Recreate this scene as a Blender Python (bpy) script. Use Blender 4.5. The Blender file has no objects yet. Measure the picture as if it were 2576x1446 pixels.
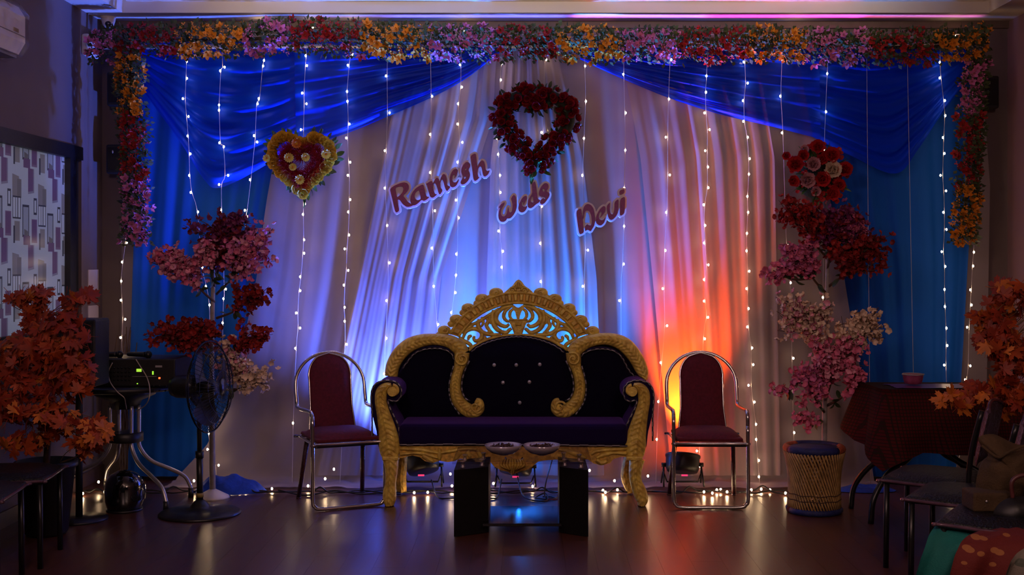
import bpy, bmesh, math, random
from mathutils import Vector, Matrix, Euler
from mathutils.geometry import tessellate_polygon
R = math.radians
PI = math.pi
sc = bpy.context.scene
col = sc.collection
rnd = random.Random(7)

# ------------------------------------------------------------------ camera
FOC = 3000.0; CX = 1330.0; CY = 660.0; EYE = 1.48
cd = bpy.data.cameras.new('camera'); cam = bpy.data.objects.new('camera', cd); col.objects.link(cam)
cd.sensor_fit = 'HORIZONTAL'; cd.sensor_width = 36.0; cd.lens = FOC / 2576 * 36.0
cd.shift_x = -(CX - 1288) / 2576; cd.shift_y = -(723 - CY) / 2576
cd.clip_start = .05; cd.clip_end = 60
cam.location = (0, 0, EYE); cam.rotation_euler = (R(90), 0, 0)
sc.camera = cam

# ------------------------------------------------------------------ view, world, lights
sc.view_settings.view_transform = 'Standard'
sc.view_settings.look = 'None'
sc.view_settings.gamma = 1.0
sc.view_settings.use_curve_mapping = False
sc.view_settings.exposure = 0.0
cy = sc.cycles
cy.use_denoising = True
cy.max_bounces = 6; cy.diffuse_bounces = 3; cy.glossy_bounces = 3; cy.transmission_bounces = 4
cy.transparent_max_bounces = 12; cy.use_light_tree = True; cy.sample_clamp_indirect = 3.0
cy.caustics_reflective = False; cy.caustics_refractive = False
wd = bpy.data.worlds.new('world'); sc.world = wd; wd.use_nodes = True
wd.node_tree.nodes['Background'].inputs[0].default_value = (.70, .50, .60, 1)
wd.node_tree.nodes['Background'].inputs[1].default_value = .012

def lamp(name, kind, loc, energy, color, size=.1, **kw):
    d = bpy.data.lights.new(name, kind); o = bpy.data.objects.new(name, d); col.objects.link(o)
    o.location = loc; d.energy = energy; d.color = color
    if kind == 'AREA': d.size = size
    else: d.shadow_soft_size = size
    for k, v in kw.items(): setattr(d, k, v)
    return o
def aim(o, target):
    o.rotation_euler = (Vector(target) - o.location).to_track_quat('-Z', 'Y').to_euler()
# dimmed lamps of the hall behind the camera
lamp('hall_lamp', 'POINT', (-1.2, 1.6, 2.85), 92, (1.0, .62, .60), .25)
lamp('hall_lamp', 'POINT', (1.4, 1.2, 2.85), 80, (1.0, .64, .55), .25)
cv = lamp('cornice_fill', 'AREA', (0.15, 6.1, 3.19), 2.6, (1.0, .78, .56), 4.6, shape='RECTANGLE', size_y=.04, spread=R(34))  # unseen strip in mid tray, added to brighten the cornice
aim(cv, (0.15, 8.0, 3.19))
# added unseen fill lights above the backdrop frame to tint the ceiling border
for x, w_, c, e in ((-1.2, .6, (.30, .22, 1.0), .35), (-.35, 1.2, (.10, .10, 1.0), 3.2), (.75, .9, (.40, .12, 1.0), 3.0), (1.70, 1.1, (1.0, .06, .85), 2.6), (2.65, .8, (.8, .15, .6), .5)):
    lamp('ceiling_fill', 'AREA', (x, 8.04, 3.02), e * .5, c, w_, shape='RECTANGLE', size_y=.02, spread=R(60)).rotation_euler = (R(180), 0, 0)
# stage lights on the floor behind the sofa (par cans)
PARS = [((-.690, 7.755, .165), (-.900, 8.155, 1.035), (.070, .15, 1.0), 1000, 106),
        ((-.085, 7.755, .155), (.055, 8.085, 1.055), (.018, .22, 1.0), 1500, 90),
        ((1.000, 7.755, .165), (1.085, 8.085, 1.065), (1.0, .080, .003), 820, 54)]
for p, t, c, e, sz in PARS:
    ax = (Vector(t) - Vector(p)).normalized()
    s = lamp('stage_light', 'SPOT', Vector(p) + ax * .075, e, c, .035, spot_size=R(sz), spot_blend=.8)
    aim(s, t)
    lamp('stage_light_spill', 'POINT', Vector(p) + ax * .10, 6 if c[2] > .5 else 5, c, .03)

# ------------------------------------------------------------------ helpers
def W(px, py, Y):
    return Vector(((px - CX) / FOC * Y, Y, EYE - (py - CY) / FOC * Y))

_m = {}
def mat(name, color, rough=.6, metal=0., spec=.5, noise=0., nscale=20., bump=0., bscale=60., coat=0., sheen=0., emit=None, estr=0., sub=None, stretch=(1, 1, 1)):
    if name in _m: return _m[name]
    m = bpy.data.materials.new(name); m.use_nodes = True; nt = m.node_tree; b = nt.nodes['Principled BSDF']
    b.inputs['Base Color'].default_value = (*color, 1)
    b.inputs['Roughness'].default_value = rough; b.inputs['Metallic'].default_value = metal
    b.inputs['Specular IOR Level'].default_value = spec
    b.inputs['Coat Weight'].default_value = coat
    b.inputs['Coat Roughness'].default_value = .15
    if sheen:
        b.inputs['Sheen Weight'].default_value = sheen; b.inputs['Sheen Tint'].default_value = (.35, .15, .8, 1); b.inputs['Sheen Roughness'].default_value = .4
    if emit:
        b.inputs['Emission Color'].default_value = (*emit, 1); b.inputs['Emission Strength'].default_value = estr
    if noise or bump:
        tc = nt.nodes.new('ShaderNodeTexCoord'); mp = nt.nodes.new('ShaderNodeMapping'); mp.inputs['Scale'].default_value = stretch
        nt.links.new(tc.outputs['Object'], mp.inputs['Vector'])
    if noise:
        n = nt.nodes.new('ShaderNodeTexNoise'); n.inputs['Scale'].default_value = nscale; n.inputs['Detail'].default_value = 3
        nt.links.new(mp.outputs[0], n.inputs['Vector'])
        r = nt.nodes.new('ShaderNodeValToRGB')
        r.color_ramp.elements[0].position = .3; r.color_ramp.elements[1].position = .7
        r.color_ramp.elements[0].color = (*[max(0, c * (1 - noise)) for c in color], 1)
        r.color_ramp.elements[1].color = (*[min(1, c * (1 + noise)) for c in color], 1)
        nt.links.new(n.outputs['Fac'], r.inputs['Fac']); nt.links.new(r.outputs['Color'], b.inputs['Base Color'])
    if bump:
        n2 = nt.nodes.new('ShaderNodeTexNoise'); n2.inputs['Scale'].default_value = bscale; n2.inputs['Detail'].default_value = 3
        nt.links.new(mp.outputs[0], n2.inputs['Vector'])
        bp = nt.nodes.new('ShaderNodeBump'); bp.inputs['Strength'].default_value = bump; bp.inputs['Distance'].default_value = .01
        nt.links.new(n2.outputs['Fac'], bp.inputs['Height']); nt.links.new(bp.outputs['Normal'], b.inputs['Normal'])
    _m[name] = m
    return m

def cloth_mat(name, color, alpha, transl=.35, rough=.6, weave=0.0):
    m = bpy.data.materials.new(name); m.use_nodes = True; nt = m.node_tree; nt.nodes.clear()
    out = nt.nodes.new('ShaderNodeOutputMaterial')
    df = nt.nodes.new('ShaderNodeBsdfDiffuse'); df.inputs[0].default_value = (*color, 1)
    tl = nt.nodes.new('ShaderNodeBsdfTranslucent'); tl.inputs[0].default_value = (*color, 1)
    mx = nt.nodes.new('ShaderNodeMixShader'); mx.inputs[0].default_value = transl
    nt.links.new(df.outputs[0], mx.inputs[1]); nt.links.new(tl.outputs[0], mx.inputs[2])
    gl = nt.nodes.new('ShaderNodeBsdfGlossy'); gl.inputs['Roughness'].default_value = rough; gl.inputs[0].default_value = (*[min(1, c * .8 + .1) for c in color], 1)
    m2 = nt.nodes.new('ShaderNodeMixShader'); m2.inputs[0].default_value = .07
    nt.links.new(mx.outputs[0], m2.inputs[1]); nt.links.new(gl.outputs[0], m2.inputs[2])
    tr = nt.nodes.new('ShaderNodeBsdfTransparent')
    m3 = nt.nodes.new('ShaderNodeMixShader')
    # sheer cloth lets less through where it is seen at a slant
    lw = nt.nodes.new('ShaderNodeLayerWeight'); lw.inputs['Blend'].default_value = .35
    mr = nt.nodes.new('ShaderNodeMapRange'); mr.inputs['To Min'].default_value = 1 - alpha; mr.inputs['To Max'].default_value = 1.0
    nt.links.new(lw.outputs['Facing'], mr.inputs['Value']); nt.links.new(mr.outputs[0], m3.inputs[0])
    nt.links.new(tr.outputs[0], m3.inputs[1]); nt.links.new(m2.outputs[0], m3.inputs[2])
    nt.links.new(m3.outputs[0], out.inputs[0])
    return m

class MB:
    def __init__(s): s.v = []; s.f = []; s.mi = []; s.sm = []
    def add(s, vs, fs, mi=0, sm=True):
        o = len(s.v); s.v += [Vector(v) for v in vs]
        for f in fs: s.f.append([o + i for i in f]); s.mi.append(mi); s.sm.append(sm)
        return s
    def box(s, x0, x1, y0, y1, z0, z1, mi=0, mtx=None):
        vs = [Vector((x, y, z)) for x in (x0, x1) for y in (y0, y1) for z in (z0, z1)]
        if mtx: vs = [mtx @ v for v in vs]
        return s.add(vs, [(0, 1, 3, 2), (4, 6, 7, 5), (0, 4, 5, 1), (2, 3, 7, 6), (0, 2, 6, 4), (1, 5, 7, 3)], mi, False)
    def rbox(s, x0, x1, y0, y1, z0, z1, r=.01, mi=0, mtx=None):
        # box with chamfered edges
        bm = bmesh.new(); bmesh.ops.create_cube(bm, size=1)
        for v in bm.verts: v.co = Vector(((x0 + x1) / 2 + v.co.x * (x1 - x0), (y0 + y1) / 2 + v.co.y * (y1 - y0), (z0 + z1) / 2 + v.co.z * (z1 - z0)))
        bmesh.ops.bevel(bm, geom=list(bm.edges), offset=r, segments=3, affect='EDGES', profile=.5)
        bm.verts.index_update()
        vs = [(mtx @ v.co) if mtx else v.co.copy() for v in bm.verts]; fs = [[v.index for v in f.verts] for f in bm.faces]; bm.free()
        n0 = len(s.f); s.add(vs, fs, mi, True)
        for k, f in enumerate(fs):
            q = (vs[f[1]] - vs[f[0]]).cross(vs[f[2]] - vs[f[1]])
            if q.length > 4 * r * r * .2: s.sm[n0 + k] = False
        return s
    def tube(s, pts, rad, n=8, mi=0, closed=False, cap=True, alt=None, flat=1.0):
        pts = [Vector(p) for p in pts]; m = len(pts)
        rs = rad if isinstance(rad, (list, tuple)) else [rad] * m
        o = len(s.v); T0 = None; N = None
        for i, p in enumerate(pts):
            a = pts[i - 1] if (i > 0 or closed) else p; b = pts[(i + 1) % m] if (i < m - 1 or closed) else p
            T = (b - a); T = T.normalized() if T.length > 1e-9 else Vector((0, 0, 1))
            if N is None:
                N = T.orthogonal().normalized()
                if flat != 1.0:
                    N = Vector((0, 1, 0)) - T * T.y; N.normalize()
            else:
                N = N - T * N.dot(T)
                N = N.normalized() if N.length > 1e-6 else T.orthogonal().normalized()
            B = T.cross(N)
            for k in range(n):
                a_ = 2 * PI * k / n
                s.v.append(p + (N * math.cos(a_) * flat + B * math.sin(a_)) * rs[i])
        rng = m if closed else m - 1
        for i in range(rng):
            for k in range(n):
                i2 = (i + 1) % m
                s.f.append([o + i * n + k, o + i * n + (k + 1) % n, o + i2 * n + (k + 1) % n, o + i2 * n + k])
                s.mi.append(mi if alt is None else ((i // 2 + k // 2) % 2 * alt)); s.sm.append(True)
        if cap and not closed:
            s.f.append([o + k for k in range(n)][::-1]); s.mi.append(mi); s.sm.append(False)
            s.f.append([o + (m - 1) * n + k for k in range(n)]); s.mi.append(mi); s.sm.append(False)
        return s
    def lathe(s, prof, c=(0, 0, 0), n=32, mi=0, mtx=None, sm=True, wob=None):
        c = Vector(c); o = len(s.v); m = len(prof)
        for i, (r, z) in enumerate(prof):
            for k in range(n):
                a = 2 * PI * k / n; rr = r * (wob(k, n, i) if wob else 1)
                v = Vector((rr * math.cos(a), rr * math.sin(a), z))
                s.v.append((mtx @ v if mtx else v) + c)
        for i in range(m - 1):
            for k in range(n):
                s.f.append([o + i * n + k, o + i * n + (k + 1) % n, o + (i + 1) * n + (k + 1) % n, o + (i + 1) * n + k]); s.mi.append(mi); s.sm.append(sm)
        s.f.append([o + k for k in range(n)][::-1]); s.mi.append(mi); s.sm.append(False)
        s.f.append([o + (m - 1) * n + k for k in range(n)]); s.mi.append(mi); s.sm.append(False)
        return s
    def grid(s, fn, nu, nv, mi=0, sm=True):
        o = len(s.v)
        for i in range(nu + 1):
            for j in range(nv + 1): s.v.append(Vector(fn(i / nu, j / nv)))
        for i in range(nu):
            for j in range(nv):
                a = o + i * (nv + 1) + j
                s.f.append([a, a + nv + 1, a + nv + 2, a + 1]); s.mi.append(mi); s.sm.append(sm)
        return s
    def ball(s, c, r, nu=8, nv=6, mi=0, mtx=None):
        rx, ry, rz = r if isinstance(r, (tuple, list)) else (r, r, r)
        prof = [(math.sin(PI * i / nv), -math.cos(PI * i / nv)) for i in range(nv + 1)]
        prof[0] = (.02, -1); prof[-1] = (.02, 1)
        M = Matrix.Diagonal((rx, ry, rz)).to_3x3()
        if mtx: M = mtx.to_3x3() @ M
        return s.lathe(prof, c, nu, mi, M)
    def solid(s, outer, holes=(), y0=0., y1=.01, mi=0):
        # outline in x,z extruded along y
        loops = [[Vector((p[0], p[1], 0)) for p in outer]] + [[Vector((p[0], p[1], 0)) for p in h] for h in holes]
        flat = [p for l in loops for p in l]
        tris = tessellate_polygon(loops)
        o = len(s.v); n = len(flat)
        s.v += [Vector((p.x, y0, p.y)) for p in flat] + [Vector((p.x, y1, p.y)) for p in flat]
        for t in tris:
            s.f.append([o + i for i in t]); s.mi.append(mi); s.sm.append(False)
            s.f.append([o + n + i for i in t][::-1]); s.mi.append(mi); s.sm.append(False)
        b = 0
        for l in loops:
            k = len(l)
            for i in range(k):
                a, c = b + i, b + (i + 1) % k
                s.f.append([o + a, o + c, o + n + c, o + n + a]); s.mi.append(mi); s.sm.append(False)
            b += k
        return s
    def build(s, name, mats, parent=None, fix=False, origin=None):
        me = bpy.data.meshes.new(name)
        off = parent.location if parent is not None else (Vector(origin) if origin is not None else Vector())
        if parent is not None and parent.parent is not None: off = off + parent.parent.location
        me.from_pydata([tuple(v - off) for v in s.v], [], s.f)
        if not isinstance(mats, (list, tuple)): mats = [mats]
        for m in mats: me.materials.append(m)
        me.polygons.foreach_set('material_index', s.mi); me.polygons.foreach_set('use_smooth', s.sm)
        if fix:
            bm = bmesh.new(); bm.from_mesh(me); bmesh.ops.recalc_face_normals(bm, faces=bm.faces); bm.to_mesh(me); bm.free()
        me.update()
        o = bpy.data.objects.new(name, me); col.objects.link(o)
        if parent is not None: o.parent = parent
        elif origin is not None: o.location = origin
        return o

def tag(o, label=None, cat=None, group=None, kind=None):
    if label: o['label'] = label
    if cat: o['category'] = cat
    if group: o['group'] = group
    if kind: o['kind'] = kind
    return o
def thing(name, label, cat, loc=(0, 0, 0), rz=0., group=None):
    o = bpy.data.objects.new(name, None); col.objects.link(o); o.empty_display_size = .1
    o.location = loc; o.rotation_euler = (0, 0, rz)
    return tag(o, label, cat, group)
def inst(name, me, parent, loc, rot=(0, 0, 0), scale=1.):
    o = bpy.data.objects.new(name, me); col.objects.link(o); o.parent = parent
    o.location = Vector(loc) - (parent.location if parent is not None else Vector())
    o.rotation_euler = rot; o.scale = (scale,) * 3 if not isinstance(scale, (tuple, list)) else scale
    return o
def meshdata(mb, name, mats):
    o = mb.build(name, mats); me = o.data; bpy.data.objects.remove(o); return me
def copy_tree(o, parent=None):
    c = o.copy(); col.objects.link(c); c.parent = parent
    for ch in list(o.children): copy_tree(ch, c)
    return c
def smooth(pts, n=6, closed=False):
    P = [Vector(p) for p in pts]; m = len(P); out = []
    for i in range(m if closed else m - 1):
        p1, p2 = P[i], P[(i + 1) % m]
        p0 = P[i - 1] if (i > 0 or closed) else p1 * 2 - p2
        p3 = P[(i + 2) % m] if (i + 2 < m or closed) else p2 * 2 - p1
        for k in range(n):
            t = k / n
            out.append(.5 * ((2 * p1) + (p2 - p0) * t + (2 * p0 - 5 * p1 + 4 * p2 - p3) * t * t + (3 * p1 - p0 - 3 * p2 + p3) * t ** 3))
    if not closed: out.append(P[-1].copy())
    return out
def facing(dirv, spin=0.):
    return (Vector(dirv).to_track_quat('Z', 'Y').to_matrix() @ Matrix.Rotation(spin, 3, 'Z')).to_euler()

# ------------------------------------------------------------------ materials
M_wall = mat('wall_paint', (.15, .115, .115), .75, noise=.06, nscale=3, bump=.1, bscale=200)
M_ceil = mat('ceiling_paint', (.72, .66, .56), .6, noise=.03, nscale=4)
M_black = mat('black_plastic', (.008, .008, .009), .45, noise=.3, nscale=30)
M_blackm = mat('black_metal', (.010, .010, .011), .3, .3)
M_chrome = mat('chrome', (.62, .60, .58), .18, 1.0, noise=.08, nscale=12)
M_alu = mat('brushed_tube', (.50, .49, .50), .35, .8, noise=.1, nscale=30)
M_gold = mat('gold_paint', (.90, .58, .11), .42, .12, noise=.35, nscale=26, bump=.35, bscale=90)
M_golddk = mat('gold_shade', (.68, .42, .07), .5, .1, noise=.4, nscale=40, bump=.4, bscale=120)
M_velvet = mat('dark_velvet', (.004, .0025, .016), .9, spec=.1, sheen=.25, bump=.2, bscale=300)
M_velvet2 = mat('purple_velvet', (.012, .004, .045), .9, spec=.1, sheen=.35, bump=.2, bscale=300)
M_cord = mat('silver_cord', (.35, .33, .36), .4, .5, noise=.1)
M_cordk = mat('dark_cord', (.02, .02, .03), .6, noise=.1)
M_crystal = mat('crystal', (.75, .75, .8), .08, .6, noise=.1)
M_maroon = mat('maroon_fabric', (.115, .006, .016), .85, noise=.25, nscale=60, bump=.3, bscale=250)
M_maroonleg = mat('maroon_wrap', (.05, .008, .012), .35, noise=.4, nscale=60, bump=.5, bscale=120)
M_wire = mat('clear_wire', (.55, .52, .55), .4, noise=.1)
M_cable = mat('black_cable', (.012, .012, .014), .5, noise=.1)
M_bulb = mat('bulb_glow', (1, .8, .6), .4, emit=(1.0, .66, .36), estr=62)
M_white = mat('white_plastic', (.72, .68, .64), .4, noise=.04)
M_leafdk = mat('dark_leaf', (.030, .060, .018), .5, noise=.5, nscale=14)
M_leaf = mat('green_leaf', (.05, .14, .035), .45, noise=.4, nscale=12)
M_leafgr = mat('garland_leaf', (.065, .09, .03), .6, noise=.5, nscale=9)
M_stem = mat('brown_stem', (.07, .035, .02), .8, noise=.3, nscale=40)
M_trunk = mat('pale_pole', (.30, .27, .26), .6, noise=.2, nscale=30)
def petal(name, c): return mat(name, c, .65, noise=.25, nscale=25)
P_pink = petal('pink_petal', (.58, .15, .33)); P_red = petal('red_petal', (.36, .010, .010)); P_yel = petal('yellow_petal', (.78, .27, .01))
P_dred = petal('deep_red_petal', (.20, .006, .010)); P_pur = petal('plum_petal', (.18, .02, .10)); P_wht = petal('cream_petal', (.80, .62, .46))
P_rose = petal('rose_pink_petal', (.72, .17, .30)); P_pinkp = petal('pale_pink_petal', (.78, .34, .44)); P_scar = petal('scarlet_petal', (.33, .015, .012))
P_gold = petal('golden_petal', (.80, .48, .05)); P_lem = petal('lemon_petal', (.95, .75, .18)); P_org = petal('orange_petal', (.70, .22, .02))

# ------------------------------------------------------------------ the room
XL, XR, YB, ZC = -2.94, 3.30, 8.22, 3.14
YF = -.6
# floor with separate laminate planks
def floor_mat():
    m = bpy.data.materials.new('laminate'); m.use_nodes = True; nt = m.node_tree; b = nt.nodes['Principled BSDF']
    tc = nt.nodes.new('ShaderNodeTexCoord'); mp = nt.nodes.new('ShaderNodeMapping'); mp.inputs['Scale'].default_value = (14, 1.6, 1)
    oi = nt.nodes.new('ShaderNodeObjectInfo')
    ad = nt.nodes.new('ShaderNodeVectorMath'); ad.operation = 'ADD'
    cb = nt.nodes.new('ShaderNodeCombineXYZ'); ml = nt.nodes.new('ShaderNodeMath'); ml.operation = 'MULTIPLY'; ml.inputs[1].default_value = 37
    nt.links.new(oi.outputs['Random'], ml.inputs[0]); nt.links.new(ml.outputs[0], cb.inputs[0]); nt.links.new(ml.outputs[0], cb.inputs[1])
    nt.links.new(tc.outputs['Object'], ad.inputs[0]); nt.links.new(cb.outputs[0], ad.inputs[1]); nt.links.new(ad.outputs[0], mp.inputs['Vector'])
    n = nt.nodes.new('ShaderNodeTexNoise'); n.inputs['Scale'].default_value = 2.2; n.inputs['Detail'].default_value = 6; n.inputs['Roughness'].default_value = .65
    nt.links.new(mp.outputs[0], n.inputs['Vector'])
    r = nt.nodes.new('ShaderNodeValToRGB'); e = r.color_ramp.elements
    e[0].position = .28; e[0].color = (.055, .018, .012, 1); e[1].position = .75; e[1].color = (.115, .040, .026, 1)
    nt.links.new(n.outputs['Fac'], r.inputs['Fac'])
    hv = nt.nodes.new('ShaderNodeHueSaturation'); mr = nt.nodes.new('ShaderNodeMapRange'); mr.inputs['To Min'].default_value = .88; mr.inputs['To Max'].default_value = 1.1
    nt.links.new(oi.outputs['Random'], mr.inputs['Value']); nt.links.new(mr.outputs[0], hv.inputs['Value']); nt.links.new(r.outputs[0], hv.inputs['Color'])
    nt.links.new(hv.outputs[0], b.inputs['Base Color'])
    b.inputs['Roughness'].default_value = .34; b.inputs['Specular IOR Level'].default_value = .7; b.inputs['Coat Weight'].default_value = .35; b.inputs['Coat Roughness'].default_value = .25
    r2 = nt.nodes.new('ShaderNodeMapRange'); r2.inputs['To Min'].default_value = .27; r2.inputs['To Max'].default_value = .42
    nt.links.new(n.outputs['Fac'], r2.inputs['Value']); nt.links.new(r2.outputs[0], b.inputs['Roughness'])
    bp = nt.nodes.new('ShaderNodeBump'); bp.inputs['Strength'].default_value = .05; bp.inputs['Distance'].default_value = .004
    nt.links.new(n.outputs['Fac'], bp.inputs['Height']); nt.links.new(bp.outputs[0], b.inputs['Normal'])
    return m
M_floor = floor_mat()
M_joint = mat('floor_joint', (.045, .018, .013), .8, noise=.2)
fl = MB().box(XL, XR, YF, YB, -.06, -.004).build('floor', M_joint); tag(fl, kind='structure')
PWD, PL = .156, 1.22
pk = MB(); g = .0003
bmp = [(-PWD/2+g, -PL/2+g), (PWD/2-g, -PL/2+g), (PWD/2-g, PL/2-g), (-PWD/2+g, PL/2-g)]
pk.add([(x, y, 0) for x, y in bmp] + [(x, y, -.006) for x, y in bmp], [(0, 1, 2, 3), (0, 4, 5, 1), (1, 5, 6, 2), (2, 6, 7, 3), (3, 7, 4, 0)], 0, False)
plank_me = meshdata(pk, 'plank', M_floor)
for i in range(40):
    x = XL + PWD * (i + .5)
    off = (i * .41) % 1.0 * PL
    for j in range(-1, 8):
        y = off + (j + .5) * PL
        y0, y1 = y - PL / 2, y + PL / 2
        if y1 < .3 or y0 > YB: continue
        cy1 = min(y1, YB); sy = 1.0
        if cy1 < y1:
            if cy1 - y0 < .05: continue
            sy = (cy1 - y0) / PL; y = (y0 + cy1) / 2
        inst('plank', plank_me, fl, (x, y, 0), scale=(1, sy, 1))

def struct(name, mb, m, parent=None, fix=True):
    o = mb.build(name, m, parent, fix=fix)
    if parent is None: tag(o, kind='structure')
    return o
wb = struct('wall_back', MB().box(XL, XR, YB, YB + .12, 0, ZC), M_wall)
# left wall with a window opening
WY0, WY1, WZ0, WZ1 = 5.35, 7.84, 1.02, 2.235
wl = MB(); t = .14
wl.box(XL - t, XL, YF, WY0, 0, ZC + .1); wl.box(XL - t, XL, WY1, YB + .12, 0, ZC + .1)
wl.box(XL - t, XL, WY0, WY1, 0, WZ0); wl.box(XL - t, XL, WY0, WY1, WZ1, ZC + .1)
struct('wall_left', wl, M_wall)
struct('wall_right', MB().box(XR, XR + .14, YF, YB + .12, 0, ZC + .1), mat('wall_paint_right', (.26, .15, .16), .75, noise=.06, nscale=3))
# stepped ceiling: a border round the walls and a raised tray
bw = .27
ce = MB(); ce.box(XL, XR, YB - .29, YB + .12, ZC, ZC + .11); ce.box(XL, XL + bw - .03, YF, YB - .29, ZC, ZC + .11); ce.box(XR - bw + .03, XR, YF, YB - .29, ZC, ZC + .11)
ceil = struct('ceiling', ce, M_ceil)
MB().box(XL, XR, YF, YB + .12, ZC + .11, ZC + .16).build('tray', M_ceil, ceil)
cb_ = MB(); cb_.box(XL + bw, XR - bw, YB - .325, YB - .29, ZC + .075, ZC + .11); cb_.build('cornice', M_ceil, ceil)
struct('trim_1', MB().box(XL, XR, YB - .03, YB, ZC - .05, ZC - .001), mat('brown_trim', (.12, .08, .06), .6, noise=.1))
struct('baseboard_left', MB().box(XL, XL + .015, YF, YB, 0, .09), mat('skirting', (.10, .06, .05), .5, noise=.1))
struct('baseboard_right', MB().box(XR - .015, XR, YF, YB, 0, .09), _m['skirting'])
# raised rectangular wall panels seen dimly through the curtain
M_panel = mat('wall_panel_paint', (.17, .15, .15), .6, noise=.15, nscale=5)
pn = []
for (a, b, c, d) in [(745, 610, 1185, 815), (1570, 625, 2010, 800)]:
    p0 = W(a, b, YB); p1 = W(c, d, YB)
    for (x0, x1, z0, z1) in [(p0.x, p1.x, p0.z - .02, p0.z), (p0.x, p1.x, p1.z, p1.z + .02), (p0.x, p0.x + .02, p1.z, p0.z), (p1.x - .02, p1.x, p1.z, p0.z)]:
        MB().box(x0, x1, YB - .014, YB, z0, z1).build('moulding', M_panel, wb)
    w_ = (p1.x - p0.x) / 6
    for k in range(5):
        x0 = p0.x + (k + .6) * w_
        MB().box(x0, x0 + w_ * .55, YB - .01, YB, p1.z + .10 + .07 * (k % 2), p0.z - .12 - .05 * ((k + 1) % 2)).build('wall_panel', M_panel, wb)

# window: black frame and patterned film
def film_mat():
    m = bpy.data.materials.new('patterned_film'); m.use_nodes = True; nt = m.node_tree; b = nt.nodes['Principled BSDF']
    L = nt.links.new; N = nt.nodes.new
    def math_(op, a, bb=None, cc=None):
        n = N('ShaderNodeMath'); n.operation = op
        for i, v in enumerate((a, bb, cc)):
            if v is None: continue
            if isinstance(v, (int, float)): n.inputs[i].default_value = v
            else: L(v, n.inputs[i])
        return n.outputs[0]
    g_ = N('ShaderNodeNewGeometry'); sp = N('ShaderNodeSeparateXYZ'); L(g_.outputs['Position'], sp.inputs[0])
    TU, TV = .36, .455
    u0 = math_('DIVIDE', sp.outputs['Y'], TU); v0 = math_('DIVIDE', sp.outputs['Z'], TV)
    colidx = math_('FLOOR', u0)
    v0 = math_('ADD', v0, math_('MULTIPLY', colidx, .08))
    u = math_('FRACT', u0); v = math_('FRACT', v0)
    def rect(x0, x1, y0, y1, skew=0.):
        vv = math_('ADD', v, math_('MULTIPLY', u, skew)) if skew else v
        a = math_('MULTIPLY', math_('GREATER_THAN', u, x0), math_('LESS_THAN', u, x1))
        c = math_('MULTIPLY', math_('GREATER_THAN', vv, y0), math_('LESS_THAN', vv, y1))
        return math_('MULTIPLY', a, c)
    cur = None
    rgb = N('ShaderNodeRGB'); rgb.outputs[0].default_value = (.36, .42, .56, 1); cur = rgb.outputs[0]
    def put(mask, colr):
        nonlocal cur
        mx = N('ShaderNodeMix'); mx.data_type = 'RGBA'; L(mask, mx.inputs[0]); L(cur, mx.inputs[6]); mx.inputs[7].default_value = (*colr, 1); cur = mx.outputs[2]
    dk = (.05, .055, .075); gy = (.20, .20, .23); wh = (.42, .48, .62); pu = (.13, .08, .17); sh = (.26, .30, .42)
    put(rect(.02, .30, .58, .88, .1), sh); put(rect(.02, .27, .62, .90, .1), gy); put(rect(.20, .36, .60, .84), (.15, .15, .17))
    put(rect(.03, .34, .33, .62), dk); put(rect(.05, .13, .35, .60), wh); put(rect(.15, .21, .35, .60), wh); put(rect(.24, .32, .35, .60), wh)
    put(rect(.40, .66, .10, .52), dk); put(rect(.43, .63, .13, .49), sh); put(rect(.47, .62, .13, .30, .2), (.13, .13, .15))
    put(rect(.44, .70, -.05, .12), pu)
    put(rect(.62, .86, .60, .98, -.1), (.20, .20, .30)); put(rect(.62, .82, .63, .97, -.1), pu)
    put(rect(.84, .97, .40, .62), dk); put(rect(.87, .94, .43, .59), wh)
    put(rect(.76, .98, .03, .34), (.17, .12, .22)); put(rect(.78, .95, .06, .33), pu)
    put(rect(.10, .30, .05, .30), gy); put(rect(.06, .12, .02, .24), dk)
    L(cur, b.inputs['Base Color']); b.inputs['Roughness'].default_value = .25
    L(cur, b.inputs['Emission Color']); b.inputs['Emission Strength'].default_value = .19
    return m
fr = MB(); x0 = XL - .05; x1 = XL + .012; fw = .085
fr.box(x0, x1, WY0, WY1, WZ1 - fw, WZ1); fr.box(x0, x1, WY0, WY1, WZ0, WZ0 + fw * .5)
fr.box(x0, x1, WY0, WY0 + fw, WZ0 + fw * .5, WZ1 - fw); fr.box(x0, x1, WY1 - .22, WY1 - .12, WZ0 + fw * .5, WZ1 - fw); fr.box(x0, XL - .02, WY1 - .12, WY1, WZ0 + fw * .5, WZ1 - fw)
win = struct('window_1', fr, M_black)
MB().box(XL - .035, XL - .025, WY0 + fw, WY1 - .22, WZ0 + fw * .5, WZ1 - fw).build('pane', film_mat(), win)

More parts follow.
